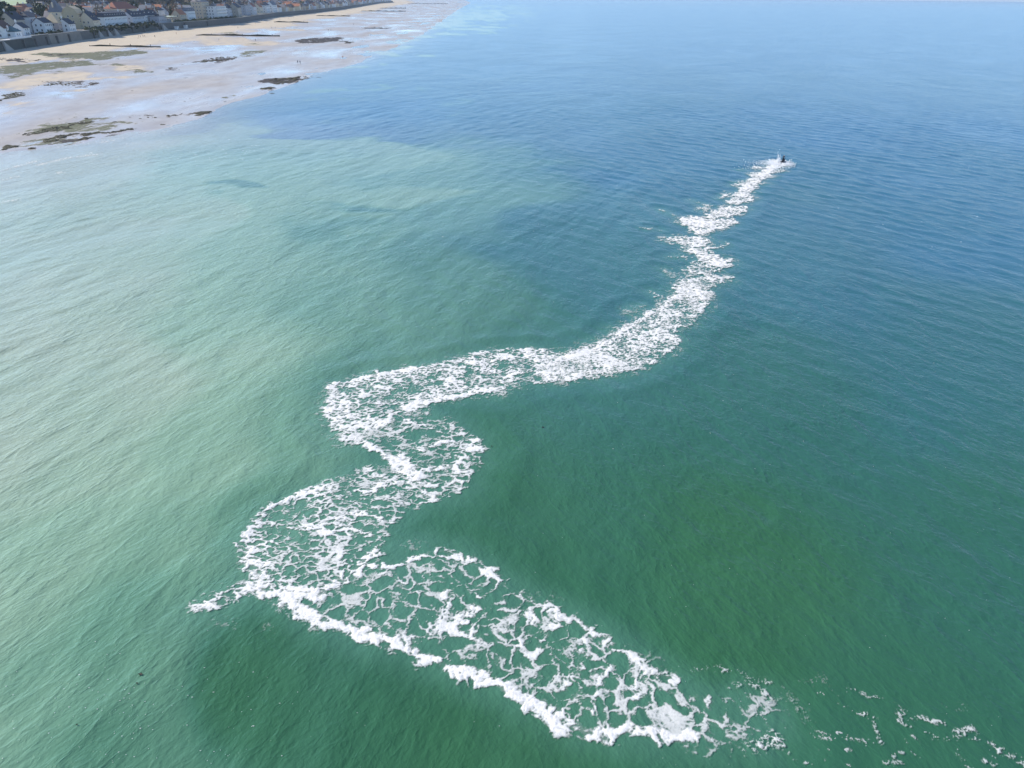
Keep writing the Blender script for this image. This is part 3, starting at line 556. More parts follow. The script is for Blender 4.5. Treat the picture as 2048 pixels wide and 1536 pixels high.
# ------------------------------------------------------------------ building kit
def project(x, y, z):
    dx, dy, dz = x, y, z - CAM_H
    f = dy * math.cos(PITCH) - dz * math.sin(PITCH); u = dy * math.sin(PITCH) + dz * math.cos(PITCH)
    a, b = dx / f, u / f; c, s = math.cos(-ROLL), math.sin(-ROLL)
    return 1024 + FOC * (a * c - b * s), 768 - FOC * (a * s + b * c)
def coast_rz(y):
    return math.atan2((wall_x(y + 30) - wall_x(y - 30)) * -1, 60.0)           # turns local +Y along the sea wall
def coast_at(px, back=0.0, z=WALL_TOP):
    lo, hi = 350.0, 7000.0
    for _ in range(60):
        m = (lo + hi) / 2
        if project(wall_x(m) - back, m, z)[0] < px: lo = m
        else: hi = m
    return float(wall_x(lo) - back), float(lo)
def paint(name, c, rough=.85, var=.12, scale=.7):
    return mat_simple(name, tuple(v * (1 - var) for v in c), tuple(min(1, v * (1 + var)) for v in c), scale, rough)
WALLC = {'white': (.74, .73, .70), 'cream': (.68, .58, .42), 'khaki': (.46, .39, .26), 'pink': (.56, .42, .36), 'tan': (.55, .44, .31), 'pale grey': (.55, .55, .56), 'grey': (.36, .37, .40), 'stone': (.42, .37, .30)}
ROOFC = {'slate': (.055, .06, .075), 'brown tile': (.13, .075, .055), 'orange tile': (.40, .165, .085), 'red tile': (.32, .12, .075), 'grey': (.17, .175, .19), 'cream tile': (.56, .44, .28), 'teal': (.10, .16, .16), 'grey tile': (.25, .22, .21)}
MW = {k: paint('render_' + k.replace(' ', '_'), v) for k, v in WALLC.items()}; MR = {k: paint('roof_' + k.replace(' ', '_'), v, .75, .2, 1.4) for k, v in ROOFC.items()}
M_GLASS = NT('window_glass'); _p = M_GLASS.principled((.03, .04, .05), .08); M_GLASS = M_GLASS.done(_p.outputs[0])
M_FRAME = paint('white_frame', (.70, .70, .68), .6, .05); M_BRICK = paint('chimney_brick', (.30, .16, .11), .9, .2, 3); M_CONC = paint('concrete', (.34, .33, .31), .9, .15, .4); M_DARK = paint('dark_timber', (.045, .038, .032), .9, .3, 1)
def bx(b, x0, x1, y0, y1, z0, z1, mi=0):
    v = [b.verts.new(p) for p in ((x0, y0, z0), (x1, y0, z0), (x1, y1, z0), (x0, y1, z0), (x0, y0, z1), (x1, y0, z1), (x1, y1, z1), (x0, y1, z1))]
    for q in ((3, 2, 1, 0), (4, 5, 6, 7), (0, 1, 5, 4), (1, 2, 6, 5), (2, 3, 7, 6), (3, 0, 4, 7)):
        f = b.faces.new([v[i] for i in q]); f.material_index = mi
def poly(b, pts, mi=0):
    f = b.faces.new([b.verts.new(p) for p in pts]); f.material_index = mi
def bm_mesh(name, b, mats):
    bmesh.ops.recalc_face_normals(b, faces=b.faces[:]); me = bpy.data.meshes.new(name); b.to_mesh(me); b.free()
    for m in (mats if isinstance(mats, (list, tuple)) else [mats]): me.materials.append(m)
    return me
def child(name, me, parent, loc=(0, 0, 0), rz=0, sc=None):
    o = bpy.data.objects.new(name, me); COL.objects.link(o); o.parent = parent; o.location = loc; o.rotation_euler = (0, 0, rz)
    if sc: o.scale = sc
    return o
def win_mesh():                                                            # unit window on a wall facing +X
    b = bmesh.new(); bx(b, -.03, .04, -.5, .5, 0, 1, 0); bx(b, .041, .055, -.42, -.03, .07, .93, 1); bx(b, .041, .055, .03, .42, .07, .93, 1); bx(b, .0, .09, -.56, .56, -.06, -.005, 0)
    return bm_mesh('window', b, [M_FRAME, M_GLASS])
ME_WIN = win_mesh()
def walls_mesh(w, d, h, gable=0.0, gambrel=False):
    """box with optional gable triangles at both ends of the ridge (ridge runs along Y)"""
    b = bmesh.new(); bx(b, -d / 2, d / 2, -w / 2, w / 2, -3, h)
    if gable:
        for y in (-w / 2, w / 2):
            s = 1 if y > 0 else -1; y0, y1 = y - s * .25, y
            pts = [(-d / 2, h), (d / 2, h), (0, h + gable)] if not gambrel else [(-d / 2, h), (d / 2, h), (d * .36, h + gable * .6), (d * .14, h + gable * .9), (-d * .14, h + gable * .9), (-d * .36, h + gable * .6)]
            A = [b.verts.new((x, y0, z)) for x, z in pts]; B = [b.verts.new((x, y1, z)) for x, z in pts]
            b.faces.new(A); b.faces.new(B)
            for i in range(len(pts)): j = (i + 1) % len(pts); b.faces.new((A[i], A[j], B[j], B[i]))
    return b
def roof_mesh(kind, w, d, h, rh):
    b = bmesh.new(); e = .35; W, D = w / 2 + e, d / 2 + e; hz = h - e * rh / (d / 2) * .5; th = .22
    def slab(pts):
        lo = [b.verts.new((x, y, z + .02)) for x, y, z in pts]; up = [b.verts.new((x, y, z + th)) for x, y, z in pts]
        b.faces.new(up); b.faces.new(lo[::-1])
        for i in range(len(pts)): j = (i + 1) % len(pts); b.faces.new((lo[i], lo[j], up[j], up[i]))
    if kind == 'gable':
        slab([(D, -W, hz), (D, W, hz), (0, W, h + rh), (0, -W, h + rh)]); slab([(-D, W, hz), (-D, -W, hz), (0, -W, h + rh), (0, W, h + rh)])
    elif kind in ('hip', 'pyramid'):
        k = 0.02 if kind == 'pyramid' else max(W - D * .9, .3)
        slab([(D, -W, hz), (D, W, hz), (0, k, h + rh), (0, -k, h + rh)]); slab([(-D, W, hz), (-D, -W, hz), (0, -k, h + rh), (0, k, h + rh)])
        slab([(-D, -W, hz), (D, -W, hz), (0, -k, h + rh)]); slab([(D, W, hz), (-D, W, hz), (0, k, h + rh)])
    elif kind == 'mansard':
        i = .9; zt = h + rh * .8; x, y = d / 2 - i, w / 2 - i
        slab([(D, -W, h), (D, W, h), (x, y, zt), (x, -y, zt)]); slab([(-D, W, h), (-D, -W, h), (-x, -y, zt), (-x, y, zt)])
        slab([(-D, -W, h), (D, -W, h), (x, -y, zt), (-x, -y, zt)]); slab([(D, W, h), (-D, W, h), (-x, y, zt), (x, y, zt)])
        slab([(x, -y, zt + .03), (x, y, zt + .03), (0, y - 1, h + rh), (0, -y + 1, h + rh)]); slab([(-x, y, zt + .03), (-x, -y, zt + .03), (0, -y + 1, h + rh), (0, y - 1, h + rh)])
        slab([(-x, -y, zt + .03), (x, -y, zt + .03), (0, -y + 1, h + rh)]); slab([(x, y, zt + .03), (-x, y, zt + .03), (0, y - 1, h + rh)])
    elif kind == 'gambrel':
        p = [(D, hz), (d * .36, h + rh * .6), (0, h + rh)]
        for s in (1, -1):
            for (x0, z0), (x1, z1) in zip(p[:-1], p[1:]): slab([(s * x0, -W, z0), (s * x0, W, z0), (s * x1, W, z1), (s * x1, -W, z1)])
    else:
        bx(b, -D, D, -W, W, h, h + .35); bx(b, -d * .2, d * .05, -w * .15, w * .15, h + .36, h + 1.8)
    return b
def dormer_mesh(wall_mi=0):
    b = bmesh.new(); bx(b, -1.6, .35, -.75, .75, 0, 1.5, 0); poly(b, [(-2.2, -.95, 1.45), (.55, -.95, 1.45), (.55, 0, 2.15), (-2.2, 0, 2.15)], 1); poly(b, [(.55, .95, 1.45), (-2.2, .95, 1.45), (-2.2, 0, 2.15), (.55, 0, 2.15)], 1); poly(b, [(.35, -.75, 1.5), (.35, .75, 1.5), (.35, 0, 2.1)], 0)
    bx(b, .36, .40, -.5, .5, .25, 1.35, 2); return b
ME_CHIM = {}
def chimney_mesh(mat):
    if mat.name not in ME_CHIM:
        b = bmesh.new(); bx(b, -.35, .35, -.6, .6, -1.5, 1.7); bx(b, -.43, .43, -.68, .68, 1.701, 1.9); bx(b, -.2, .2, -.4, -.1, 1.901, 2.3); bx(b, -.2, .2, .1, .4, 1.901, 2.3); ME_CHIM[mat.name] = bm_mesh('chimney', b, [mat])
    return ME_CHIM[mat.name]
def windows(root, w, d, h, floors, step=2.8, ww=1.1, wh=1.5, end=True, pane_only=False):
    fh = h / floors
    for f in range(floors):
        z = f * fh + fh * .28; n = max(1, int((w - 1.2) / step))
        for i in range(n): child('window', ME_WIN, root, (d / 2, (i - (n - 1) / 2) * step, z), 0, (1, ww, min(wh, fh * .6)))
        if end:
            n = max(1, int((d - 1.5) / (step * 1.15)))
            for i in range(n): child('window', ME_WIN, root, ((i - (n - 1) / 2) * step * 1.15, -w / 2, z), R(-90), (1, ww, min(wh, fh * .6)))
def house(x, y, z, rz, w, d, h, kind, rh, wall, roof, floors=2, dormers=0, chimneys=1, label=None, cat='house', name='seafront_house', balcony=False, group=None):
    o = tag(empty(name, (x, y, z), rz), label, cat, group)
    ga = rh if kind in ('gable', 'gambrel') else 0
    child('wall', bm_mesh('wall', walls_mesh(w, d, h, ga, kind == 'gambrel'), MW[wall]), o)
    rf = child('roof', bm_mesh('roof', roof_mesh(kind, w, d, h, rh), MR[roof]), o)
    windows(o, w, d, h, floors)
    for i in range(chimneys):
        yy = (-w / 2 + .9) if i == 0 else (w / 2 - .9)
        zc = h + (rh * .9 if kind in ('gable', 'gambrel', 'mansard') else rh * .45 if kind != 'flat' else .3)
        child('chimney', chimney_mesh(M_BRICK if (int(x) + i) % 2 else MW[wall]), rf, (-.3, yy, zc))
    if dormers:
        dm = bm_mesh('dormer', dormer_mesh(), [MW[wall if wall != 'grey' else 'white'], MR[roof], M_GLASS])
        for i in range(dormers):
            yy = (i - (dormers - 1) / 2) * (w - 2.5) / max(dormers, 1) * 1.0
            child('dormer', dm, rf, ((d / 2 - .6) if kind == 'mansard' else d * .28, yy, h + (.35 if kind == 'mansard' else rh * .22)))
    if balcony:
        for f in range(1, floors):
            b = bmesh.new(); bx(b, d / 2 + .01, d / 2 + 1.3, -w / 2 + .3, w / 2 - .3, f * h / floors - .18, f * h / floors); bx(b, d / 2 + 1.22, d / 2 + 1.3, -w / 2 + .3, w / 2 - .3, f * h / floors + .001, f * h / floors + .95)
            child('balcony', bm_mesh('balcony', b, [M_FRAME]), o)
    return o
FRONT = [  # photo px, set back, width, depth, eaves, roof kind, roof rise, wall, roof, floors, dormers, chimneys, label, short name
 (6, 9, 12, 9, 5.5, 'gable', 4.2, 'white', 'brown tile', 2, 0, 1, 'white house with steep brown tiled roof at the left edge above the sea wall', 'brown-roofed corner house'),
 (27, 5, 9, 7, 3.6, 'hip', 2.6, 'white', 'teal', 1, 0, 1, 'low white house with a green-grey hipped roof beside the white terrace', 'low green-roofed house'),
 (45, 10, 9, 7, 4.6, 'gable', 3.0, 'white', 'slate', 2, 0, 1, 'small white house with dark slate gable in front of the large white villa', 'small slate-gabled house'),
 (62, 24, 20, 11, 9.5, 'hip', 3.2, 'white', 'slate', 3, 0, 2, 'largest white villa on the left with a wide low slate roof', 'large white villa'),
 (89, 14, 13, 8, 6.2, 'gable', 3.0, 'white', 'slate', 2, 0, 1, 'white two storey house with slate roof next to the pyramid-roofed villa', 'white two storey house'),
 (112, 10, 10, 10, 6.0, 'pyramid', 6.2, 'pink', 'cream tile', 2, 0, 0, 'pink walled villa under a pointed cream pyramid roof', 'pyramid-roofed villa'),
 (121, 42, 9, 9, 11, 'pyramid', 10, 'cream', 'grey', 3, 0, 2, 'tall house with a very steep grey slate spire roof behind the pink villa', 'steep spire-roofed house'),
 (136, 5, 11, 8, 5.0, 'gable', 3.4, 'white', 'slate', 2, 0, 1, 'white house with slate roof squeezed between pink and khaki villas', 'middle slate house'),
 (153, 15, 12, 11, 10.5, 'gambrel', 5.2, 'khaki', 'cream tile', 3, 0, 1, 'tall khaki villa with a cream double-pitched roof', 'tall khaki villa'),
 (182, 6, 13, 11, 6.0, 'gable', 6.0, 'cream', 'slate', 2, 2, 1, 'cream gabled house with steep slate roof and two dormers above the wall', 'steep cream house'),
 (222, 14, 46, 11, 7.0, 'mansard', 3.6, 'white', 'slate', 2, 9, 2, 'long white terrace under a dark mansard roof with a row of dormers', 'long mansard terrace'),
 (246, 75, 40, 14, 10.0, 'hip', 6.0, 'cream', 'red tile', 3, 0, 2, 'big cream block with a broad orange-red roof behind the mansard terrace', 'big red-roofed block'),
 (270, 13, 26, 9, 6.0, 'gable', 4.0, 'pale grey', 'slate', 2, 4, 2, 'grey-white terrace with slate roof and small dormers behind dark hedges', 'hedged terrace'),
 (296, 15, 26, 9, 6.5, 'gable', 4.0, 'white', 'slate', 2, 3, 2, 'white terrace with slate roof left of the dark box building', 'white terrace by the box building'),
 (318, 4, 15, 9, 5.8, 'flat', .4, 'grey', 'slate', 1, 0, 0, 'dark grey flat-roofed box building standing on the promenade', 'dark box building'),
 (360, 16, 14, 9, 6.0, 'gable', 4.5, 'tan', 'orange tile', 2, 0, 1, 'tan house with orange tiled gable right of the pale canopy', 'tan gabled house'),
 (376, 18, 20, 10, 8.5, 'mansard', 4.0, 'white', 'grey', 2, 3, 1, 'white villa with grey mansard roof and three dormers', 'three-dormer villa'),
 (405, 20, 22, 12, 17, 'hip', 4.0, 'tan', 'grey tile', 5, 0, 1, 'tall tan apartment house, the highest building on the seafront', 'tall tan apartment house'),
 (433, 9, 34, 14, 12.5, 'flat', .4, 'white', 'grey', 4, 0, 0, 'white flat-roofed block banded with long balconies', 'balconied white block'),
 (456, 16, 20, 10, 9.5, 'hip', 4.0, 'pale grey', 'slate', 3, 0, 1, 'pale grey villa with slate roof next to the balconied block', 'pale grey villa'),
 (472, 9, 22, 11, 10, 'gable', 4.5, 'stone', 'slate', 3, 0, 2, 'stone gabled house between the grey villa and the flat grey block', 'stone gabled house'),
 (489, 10, 34, 12, 12, 'flat', .4, 'grey', 'slate', 4, 0, 0, 'blue-grey flat-roofed apartment block above the narrow beach', 'blue-grey flat block'),
 (504, 10, 22, 10, 9.5, 'gable', 4.5, 'pale grey', 'red tile', 3, 0, 1, 'grey house with a bright red roof beside the flat block', 'bright red-roofed house'),
 (517, 14, 22, 10, 8, 'gable', 5, 'cream', 'orange tile', 2, 0, 1, 'cream house with an orange roof, right of the red-roofed one', 'orange-roofed house'),
 (531, 12, 24, 10, 10, 'hip', 4, 'white', 'slate', 3, 0, 1, 'white slate-roofed villa right of the orange-roofed house', 'white slate villa'),
 (545, 10, 26, 10, 10, 'gable', 5, 'white', 'grey', 3, 0, 1, 'white house with grey gable near the low promenade kiosks', 'grey-gabled white house'),
]
FRONT_POS = []
for px, back, w, d, h, kind, rh, wc, rc, fl, dm, ch, lab, short in FRONT:
    x, y = coast_at(px, back + d / 2); z = float(land_z(np.array([x]), np.array([y]))[0]); cat = 'apartment block' if 'block' in lab or 'apartment' in lab else 'building' if 'box' in lab else 'terrace' if 'terrace' in lab and w > 20 else 'house'
    nm = {'apartment block': 'apartment_block', 'building': 'promenade_building', 'terrace': 'terraced_house', 'house': 'seafront_house'}[cat]
    house(x, y, z, coast_rz(y), w, d, h, kind, rh, wc, rc, fl, dm, ch, lab, cat, nm, balcony='balconies' in lab)
    FRONT_POS.append((x, y, max(w, d), short))
# pale canopy pavilion on posts
x, y = coast_at(338, 6); o = tag(empty('canopy_pavilion', (x, y, float(land_z(np.array([x]), np.array([y]))[0])), coast_rz(y)), 'open pavilion with a thin pale yellow canopy on the promenade', 'pavilion')
b = bmesh.new(); bx(b, -4.5, 4.5, -9, 9, 5.2, 5.6); child('canopy', bm_mesh('canopy', b, paint('canopy_yellow', (.80, .80, .58), .5)), o)
b = bmesh.new(); bx(b, -.15, .15, -.15, .15, -1, 5.2); me = bm_mesh('post', b, M_CONC)
for xx in (-3.8, 3.8):
    for yy in (-8, -2.7, 2.7, 8): child('post', me, o, (xx, yy, 0))
b = bmesh.new(); bx(b, -3, -1, -7, 7, -1, 3.4); child('back_wall', bm_mesh('back_wall', b, MW['grey']), o)
# two white beach cabins against the wall foot, and a white terrace deck
for k, (px, py) in enumerate(((356, 58.5), (368.5, 56.5))):
    x, y = ground(px, py, 4.0); x = min(x, wall_x(y) + 6); z = float(beach_z(np.array([x]), np.array([y]))[0])
    o = tag(empty('beach_cabin', (float(max(x, wall_x(y) + 2.5)), y, z - .05), coast_rz(y)), ('left' if k == 0 else 'right') + ' of the two small white cabins standing against the sea wall', 'cabin', 'white cabins at the foot of the wall')
    b = bmesh.new(); bx(b, -1.4, 1.4, -1.5, 1.5, 0, 2.5); child('wall', bm_mesh('wall', b, MW['white']), o)
    b = bmesh.new(); bx(b, -1.7, 1.7, -1.8, 1.8, 2.51, 2.75); child('roof', bm_mesh('roof', b, M_FRAME), o)
    b = bmesh.new(); bx(b, 1.41, 1.46, -.5, .5, .05, 2.1); child('door', bm_mesh('door', b, MR['grey']), o)
x, y = coast_at(44, 3.2); o = tag(empty('roof_terrace', (x, y, WALL_TOP - .3), coast_rz(y)), 'long white parapet terrace along the wall top below the slate houses', 'terrace')
b = bmesh.new(); bx(b, -3, 3.4, -24, 24, -1, .25); child('deck', bm_mesh('deck', b, MW['pale grey']), o)
b = bmesh.new(); bx(b, 3.15, 3.4, -24, 24, .251, 1.25); child('parapet', bm_mesh('parapet', b, MW['white']), o)
# ------------------------------------------------------------------ sea wall, in the sections the photo shows
M_STONE = paint('wall_stone', (.13, .125, .115), .95, .35, .35); M_STONE2 = paint('wall_stone_pale', (.23, .21, .18), .95, .3, .3); M_WEEDWALL = paint('wall_dark', (.085, .09, .08), .95, .35, .3)
WSEC = [(-60, 68, M_WEEDWALL, 9.4, 'dark weathered sea wall with slanting stairs below the white terrace'), (68, 101, M_STONE, 10.2, 'plain dark sea wall section under the clipped hedge'), (101, 163, M_STONE2, 9.8, 'paler stone sea wall section under the pink and khaki villas'),
        (163, 250, M_STONE, 9.6, 'grey sea wall with ramps below the steep cream house and mansard terrace'), (250, 312, M_WEEDWALL, 9.0, 'low dark sea wall below the hedged terraces'), (312, 420, M_STONE, 9.6, 'grey sea wall behind the two white cabins'),
        (420, 560, M_STONE, 9.6, 'straight grey sea wall below the balconied block and flats'), (560, 700, M_STONE, 9.6, 'far sea wall running along the narrow bright sand'), (700, 800, M_STONE, 9.6, 'farthest thin stretch of sea wall at the headland')]
def sweep(prof, ya, yb, step):
    n = max(2, int((yb - ya) / step)); V = []; F = []; k = len(prof); yy = np.linspace(ya, yb, n)
    for y in yy:
        for dx, z in prof: V.append((float(wall_x(y)) + dx, y, z))
    for i in range(n - 1):
        for j in range(k): F.append((i * k + j, i * k + (j + 1) % k, (i + 1) * k + (j + 1) % k, (i + 1) * k + j))
    b = bmesh.new(); v = [b.verts.new(p) for p in V]
    for f in F: b.faces.new([v[i] for i in f])
    b.faces.new(v[:k]); b.faces.new(v[-k:]); return b
b_post = bmesh.new(); bx(b_post, -1.2, .9, -.6, .6, 0, 5.2); ME_BUTT = bm_mesh('buttress', b_post, M_STONE)
def ramp_mesh():
    b = bmesh.new(); v = [b.verts.new(p) for p in ((0, 0, 0), (1.6, 0, 0), (1.6, 9, 0), (0, 9, 0), (0, 0, 5.6), (1.6, 0, 5.6), (1.6, 9, .3), (0, 9, .3))]
    for q in ((3, 2, 1, 0), (4, 5, 6, 7), (0, 1, 5, 4), (1, 2, 6, 5), (2, 3, 7, 6), (3, 0, 4, 7)): b.faces.new([v[i] for i in q])
    return bm_mesh('stair_ramp', b, M_CONC)
ME_RAMP = ramp_mesh()
for i, (p0, p1, m, top, lab) in enumerate(WSEC):
    ya = coast_at(p0, 0, 4)[1] if p0 > 0 else 380.0; yb = coast_at(p1, 0, 4)[1] - .02
    o = tag(empty('sea_wall', (0, 0, 0)), lab, 'sea wall', 'sections of the sea wall'); st = max(6, (yb - ya) / 60)
    child('wall_face', bm_mesh('wall_face', sweep([(-1.6, 1.5), (1.3, 1.5), (.25, top), (-1.6, top)], ya, yb, st), m), o)
    child('coping', bm_mesh('coping', sweep([(-.7, top + .003), (.5, top + .003), (.5, top + .3), (-.7, top + .3)], ya, yb, st), M_CONC), o)
    if p1 < 430:
        n = max(2, int((yb - ya) / 34))
        for k in range(n): y = ya + (k + .5 + (random.random() - .5) * .8) * (yb - ya) / n; child('buttress', ME_BUTT, o, (float(wall_x(y)) + .9, y, 3.6), coast_rz(y))
    for q in {0: (22,), 3: (205, 222, 236), 5: (330,)}.get(i, ()):
        y = coast_at(q, 0, 4)[1]; child('stair_ramp', ME_RAMP, o, (float(wall_x(y)) + 1.4, y - 9, 3.7), coast_rz(y))
# ------------------------------------------------------------------ groynes on the sand
b = bmesh.new(); bx(b, -.18, .18, -.18, .18, -.8, 1.75); ME_GPOST = bm_mesh('post', b, M_DARK)
M_GROYNE = paint('weedy_planks', (.065, .060, .035), .9, .4, .25)
for i, (a, c, h, lab) in enumerate([((180, 93.6), (322, 96.5), 1.1, 'long dark groyne nearest the left, above the green weed bank'), ((392, 69.8), (560, 72.2), 1.5, 'long weed-topped groyne crossing the middle of the sand'), ((548, 45.0), (617, 46.6), 1.5, 'short dark groyne beyond the weed-topped one'),
                                ((632, 32.0), (700, 33.2), 1.5, 'groyne half buried in pale sand below the far houses'), ((722, 22.0), (811, 22.4), 1.8, 'thin dark groyne near the headland'), ((760, 16.2), (812, 16.6), 1.8, 'short groyne just before the headland'), ((815, 6.8), (896, 7.4), 2.0, 'farthest groyne, a dark line off the headland')]):
    A = np.array(ground(*a, 2.5)); C = np.array(ground(*c, 1.0)); L = float(np.hypot(*(C - A))); ang = math.atan2(C[1] - A[1], C[0] - A[0])
    o = tag(empty('groyne', (A[0], A[1], 0), ang), lab, 'groyne', 'groynes across the beach'); n = max(4, int(L / 6)); V = []
    bb = bmesh.new(); prev = None
    for k in range(n + 1):
        f = k / n; p = A + (C - A) * f; z = float(beach_z(np.array([p[0]]), np.array([p[1]]))[0]); zt = z + h * (.75 + .25 * math.sin(k * 1.7)) * min(1, .35 + f * 4)
        ring = [bb.verts.new(q) for q in ((f * L, -.35, z - .7), (f * L, .35, z - .7), (f * L, .22, zt), (f * L, -.22, zt))]
        if prev:
            for j in range(4): bb.faces.new((prev[j], prev[(j + 1) % 4], ring[(j + 1) % 4], ring[j]))
        else: bb.faces.new(ring)
        prev = ring
        if k % 2 == 0: child('post', ME_GPOST, o, (f * L, -.45, z), 0, (1, 1, min(1, .35 + f * 4)))
    bb.faces.new(prev); child('plank_wall', bm_mesh('plank_wall', bb, M_GROYNE), o)
# ------------------------------------------------------------------ trees
def leaf_mesh(name, rx, rz_, n, leaf, seed, mat, cone=False):
    g = np.random.default_rng(seed); V = []; F = []
    for k in range(n):
        d = g.normal(0, 1, 3); d /= np.linalg.norm(d); r = g.uniform(.45, 1.0) ** .6 * (1 + .35 * (vnoise(np.array([d[0] * 2.2 + 7]), np.array([d[1] * 2.2 + d[2] * 2]), seed)[0] - .5) * 2)
        c = d * r * np.array([rx, rx, rz_])
        if cone: c[:2] *= np.clip((rz_ - c[2]) / (1.7 * rz_), .08, 1)
        u = g.normal(0, 1, 3); u /= np.linalg.norm(u); v = np.cross(u, d + g.normal(0, .4, 3)); v /= np.linalg.norm(v) + 1e-6; s = leaf * g.uniform(.6, 1.4)
        i = len(V); V += [c - u * s - v * s * .6, c + u * s - v * s * .6, c + u * s * .7 + v * s * .8, c - u * s * .7 + v * s * .8]; F.append((i, i + 1, i + 2, i + 3))
    me = bpy.data.meshes.new(name); me.from_pydata([tuple(v) for v in V], [], F); me.materials.append(mat); return me
def trunk_mesh(h, r, seed):
    g = random.Random(seed); b = bmesh.new()
    def limb(p, q, r0, r1):
        p, q = Vector(p), Vector(q); d = (q - p).normalized(); u = d.orthogonal().normalized(); v = d.cross(u)
        A = [b.verts.new(p + (u * math.cos(a) + v * math.sin(a)) * r0) for a in (0, 1.257, 2.513, 3.77, 5.027)]; B = [b.verts.new(q + (u * math.cos(a) + v * math.sin(a)) * r1) for a in (0, 1.257, 2.513, 3.77, 5.027)]
        for i in range(5): b.faces.new((A[i], A[(i + 1) % 5], B[(i + 1) % 5], B[i]))
        b.faces.new(B)
    limb((0, 0, -1), (0, 0, h * .45), r, r * .75); limb((0, 0, h * .45), (g.uniform(-.3, .3), 0, h * .9), r * .75, r * .2)
    for k in range(5):
        a = k * 1.3 + g.random(); z = h * g.uniform(.35, .6); limb((0, 0, z), (math.cos(a) * h * .28, math.sin(a) * h * .28, z + h * .22), r * .45, r * .12)
    return bm_mesh('trunk', b, M_DARK)
M_LEAF = [mat_simple('leaf_dark', (.022, .034, .018), (.05, .07, .03), .4, .7), mat_simple('leaf_brown', (.10, .085, .06), (.17, .14, .10), .4, .9), mat_simple('leaf_olive', (.06, .07, .028), (.11, .12, .05), .4, .8), mat_simple('leaf_green', (.05, .085, .03), (.10, .15, .05), .4, .8)]
TREES = [(leaf_mesh('crown', 4.2, 3.6, 420, .62, 1, M_LEAF[0]), trunk_mesh(7.5, .32, 1), 7.0, 'dark evergreen tree'), (leaf_mesh('crown', 4.0, 4.2, 240, .42, 2, M_LEAF[1]), trunk_mesh(9, .3, 2), 7.5, 'bare brown-grey tree'),
         (leaf_mesh('crown', 3.4, 3.0, 320, .55, 3, M_LEAF[2]), trunk_mesh(6.5, .26, 3), 5.6, 'olive bushy tree'), (leaf_mesh('crown', 2.4, 4.6, 320, .5, 4, M_LEAF[0], True), trunk_mesh(9, .24, 4), 6.0, 'dark pointed conifer'), (leaf_mesh('crown', 3.2, 2.6, 300, .55, 5, M_LEAF[3]), trunk_mesh(5.5, .26, 5), 4.8, 'fresh green garden tree')]
def near_short(x, y):
    e = y - FRONT_POS[-1][1]
    if e > 60: return ('middle seafront', 'far seafront', 'distant seafront', 'headland')[min(3, int((e - 60) / 450))]
    return min(FRONT_POS, key=lambda q: (q[0] - x) ** 2 * .35 + (q[1] - y) ** 2)[3]
def tree(x, y, s, k, where):
    cr, tr, zc, nm = TREES[k]; z = float(land_z(np.array([x]), np.array([y]))[0]); a = random.uniform(0, 6.28)
    o = tag(empty('garden_tree', (x, y, z), a), '%s growing %s' % (nm, where), 'tree', 'trees between the town houses'); o.scale = (s, s, s * random.uniform(.85, 1.15))
    child('crown', cr, o, (0, 0, zc)); child('trunk', tr, o)
# ------------------------------------------------------------------ houses behind the front
VAR = []
_vg = random.Random(5)
for i in range(16):
    w, d, h = _vg.uniform(10, 17), _vg.uniform(8, 10.5), _vg.choice((5.4, 6, 6.6, 8.4)); kind = _vg.choice(('gable', 'gable', 'gable', 'hip', 'gable', 'mansard')); rh = _vg.uniform(3.2, 5.2)
    wc = _vg.choice(('white', 'cream', 'pale grey', 'stone', 'tan', 'white', 'stone')); rc = _vg.choice(('slate', 'brown tile', 'orange tile', 'grey', 'grey tile', 'slate', 'red tile', 'grey tile', 'brown tile'))
    VAR.append((bm_mesh('wall', walls_mesh(w, d, h, rh if kind == 'gable' else 0), MW[wc]), bm_mesh('roof', roof_mesh(kind, w, d, h, rh), MR[rc]), w, d, h, rh, kind, wc, rc))
spots = []; _sg = random.Random(11)
yy = 470.0
while yy < 3400:
    cell = 25 + (yy - 470) * .004; dd = 34.0
    while dd < 430 + 60 * math.sin(yy / 170):
        y = yy + _sg.uniform(-7, 7); dj = dd + _sg.uniform(-6, 6); x = float(wall_x(y)) - dj; dd += 27
        z = float(land_z(np.array([x]), np.array([y]))[0]); px, py = project(x, y, z + 6)
        if px < -12 or px > 2060 or py < 17 - px * .028: continue
        if any((x - q[0]) ** 2 + (y - q[1]) ** 2 < (q[2] * .55 + 9) ** 2 for q in FRONT_POS): continue
        spots.append((math.hypot(x, y), x, y, z, dj))
    yy += cell
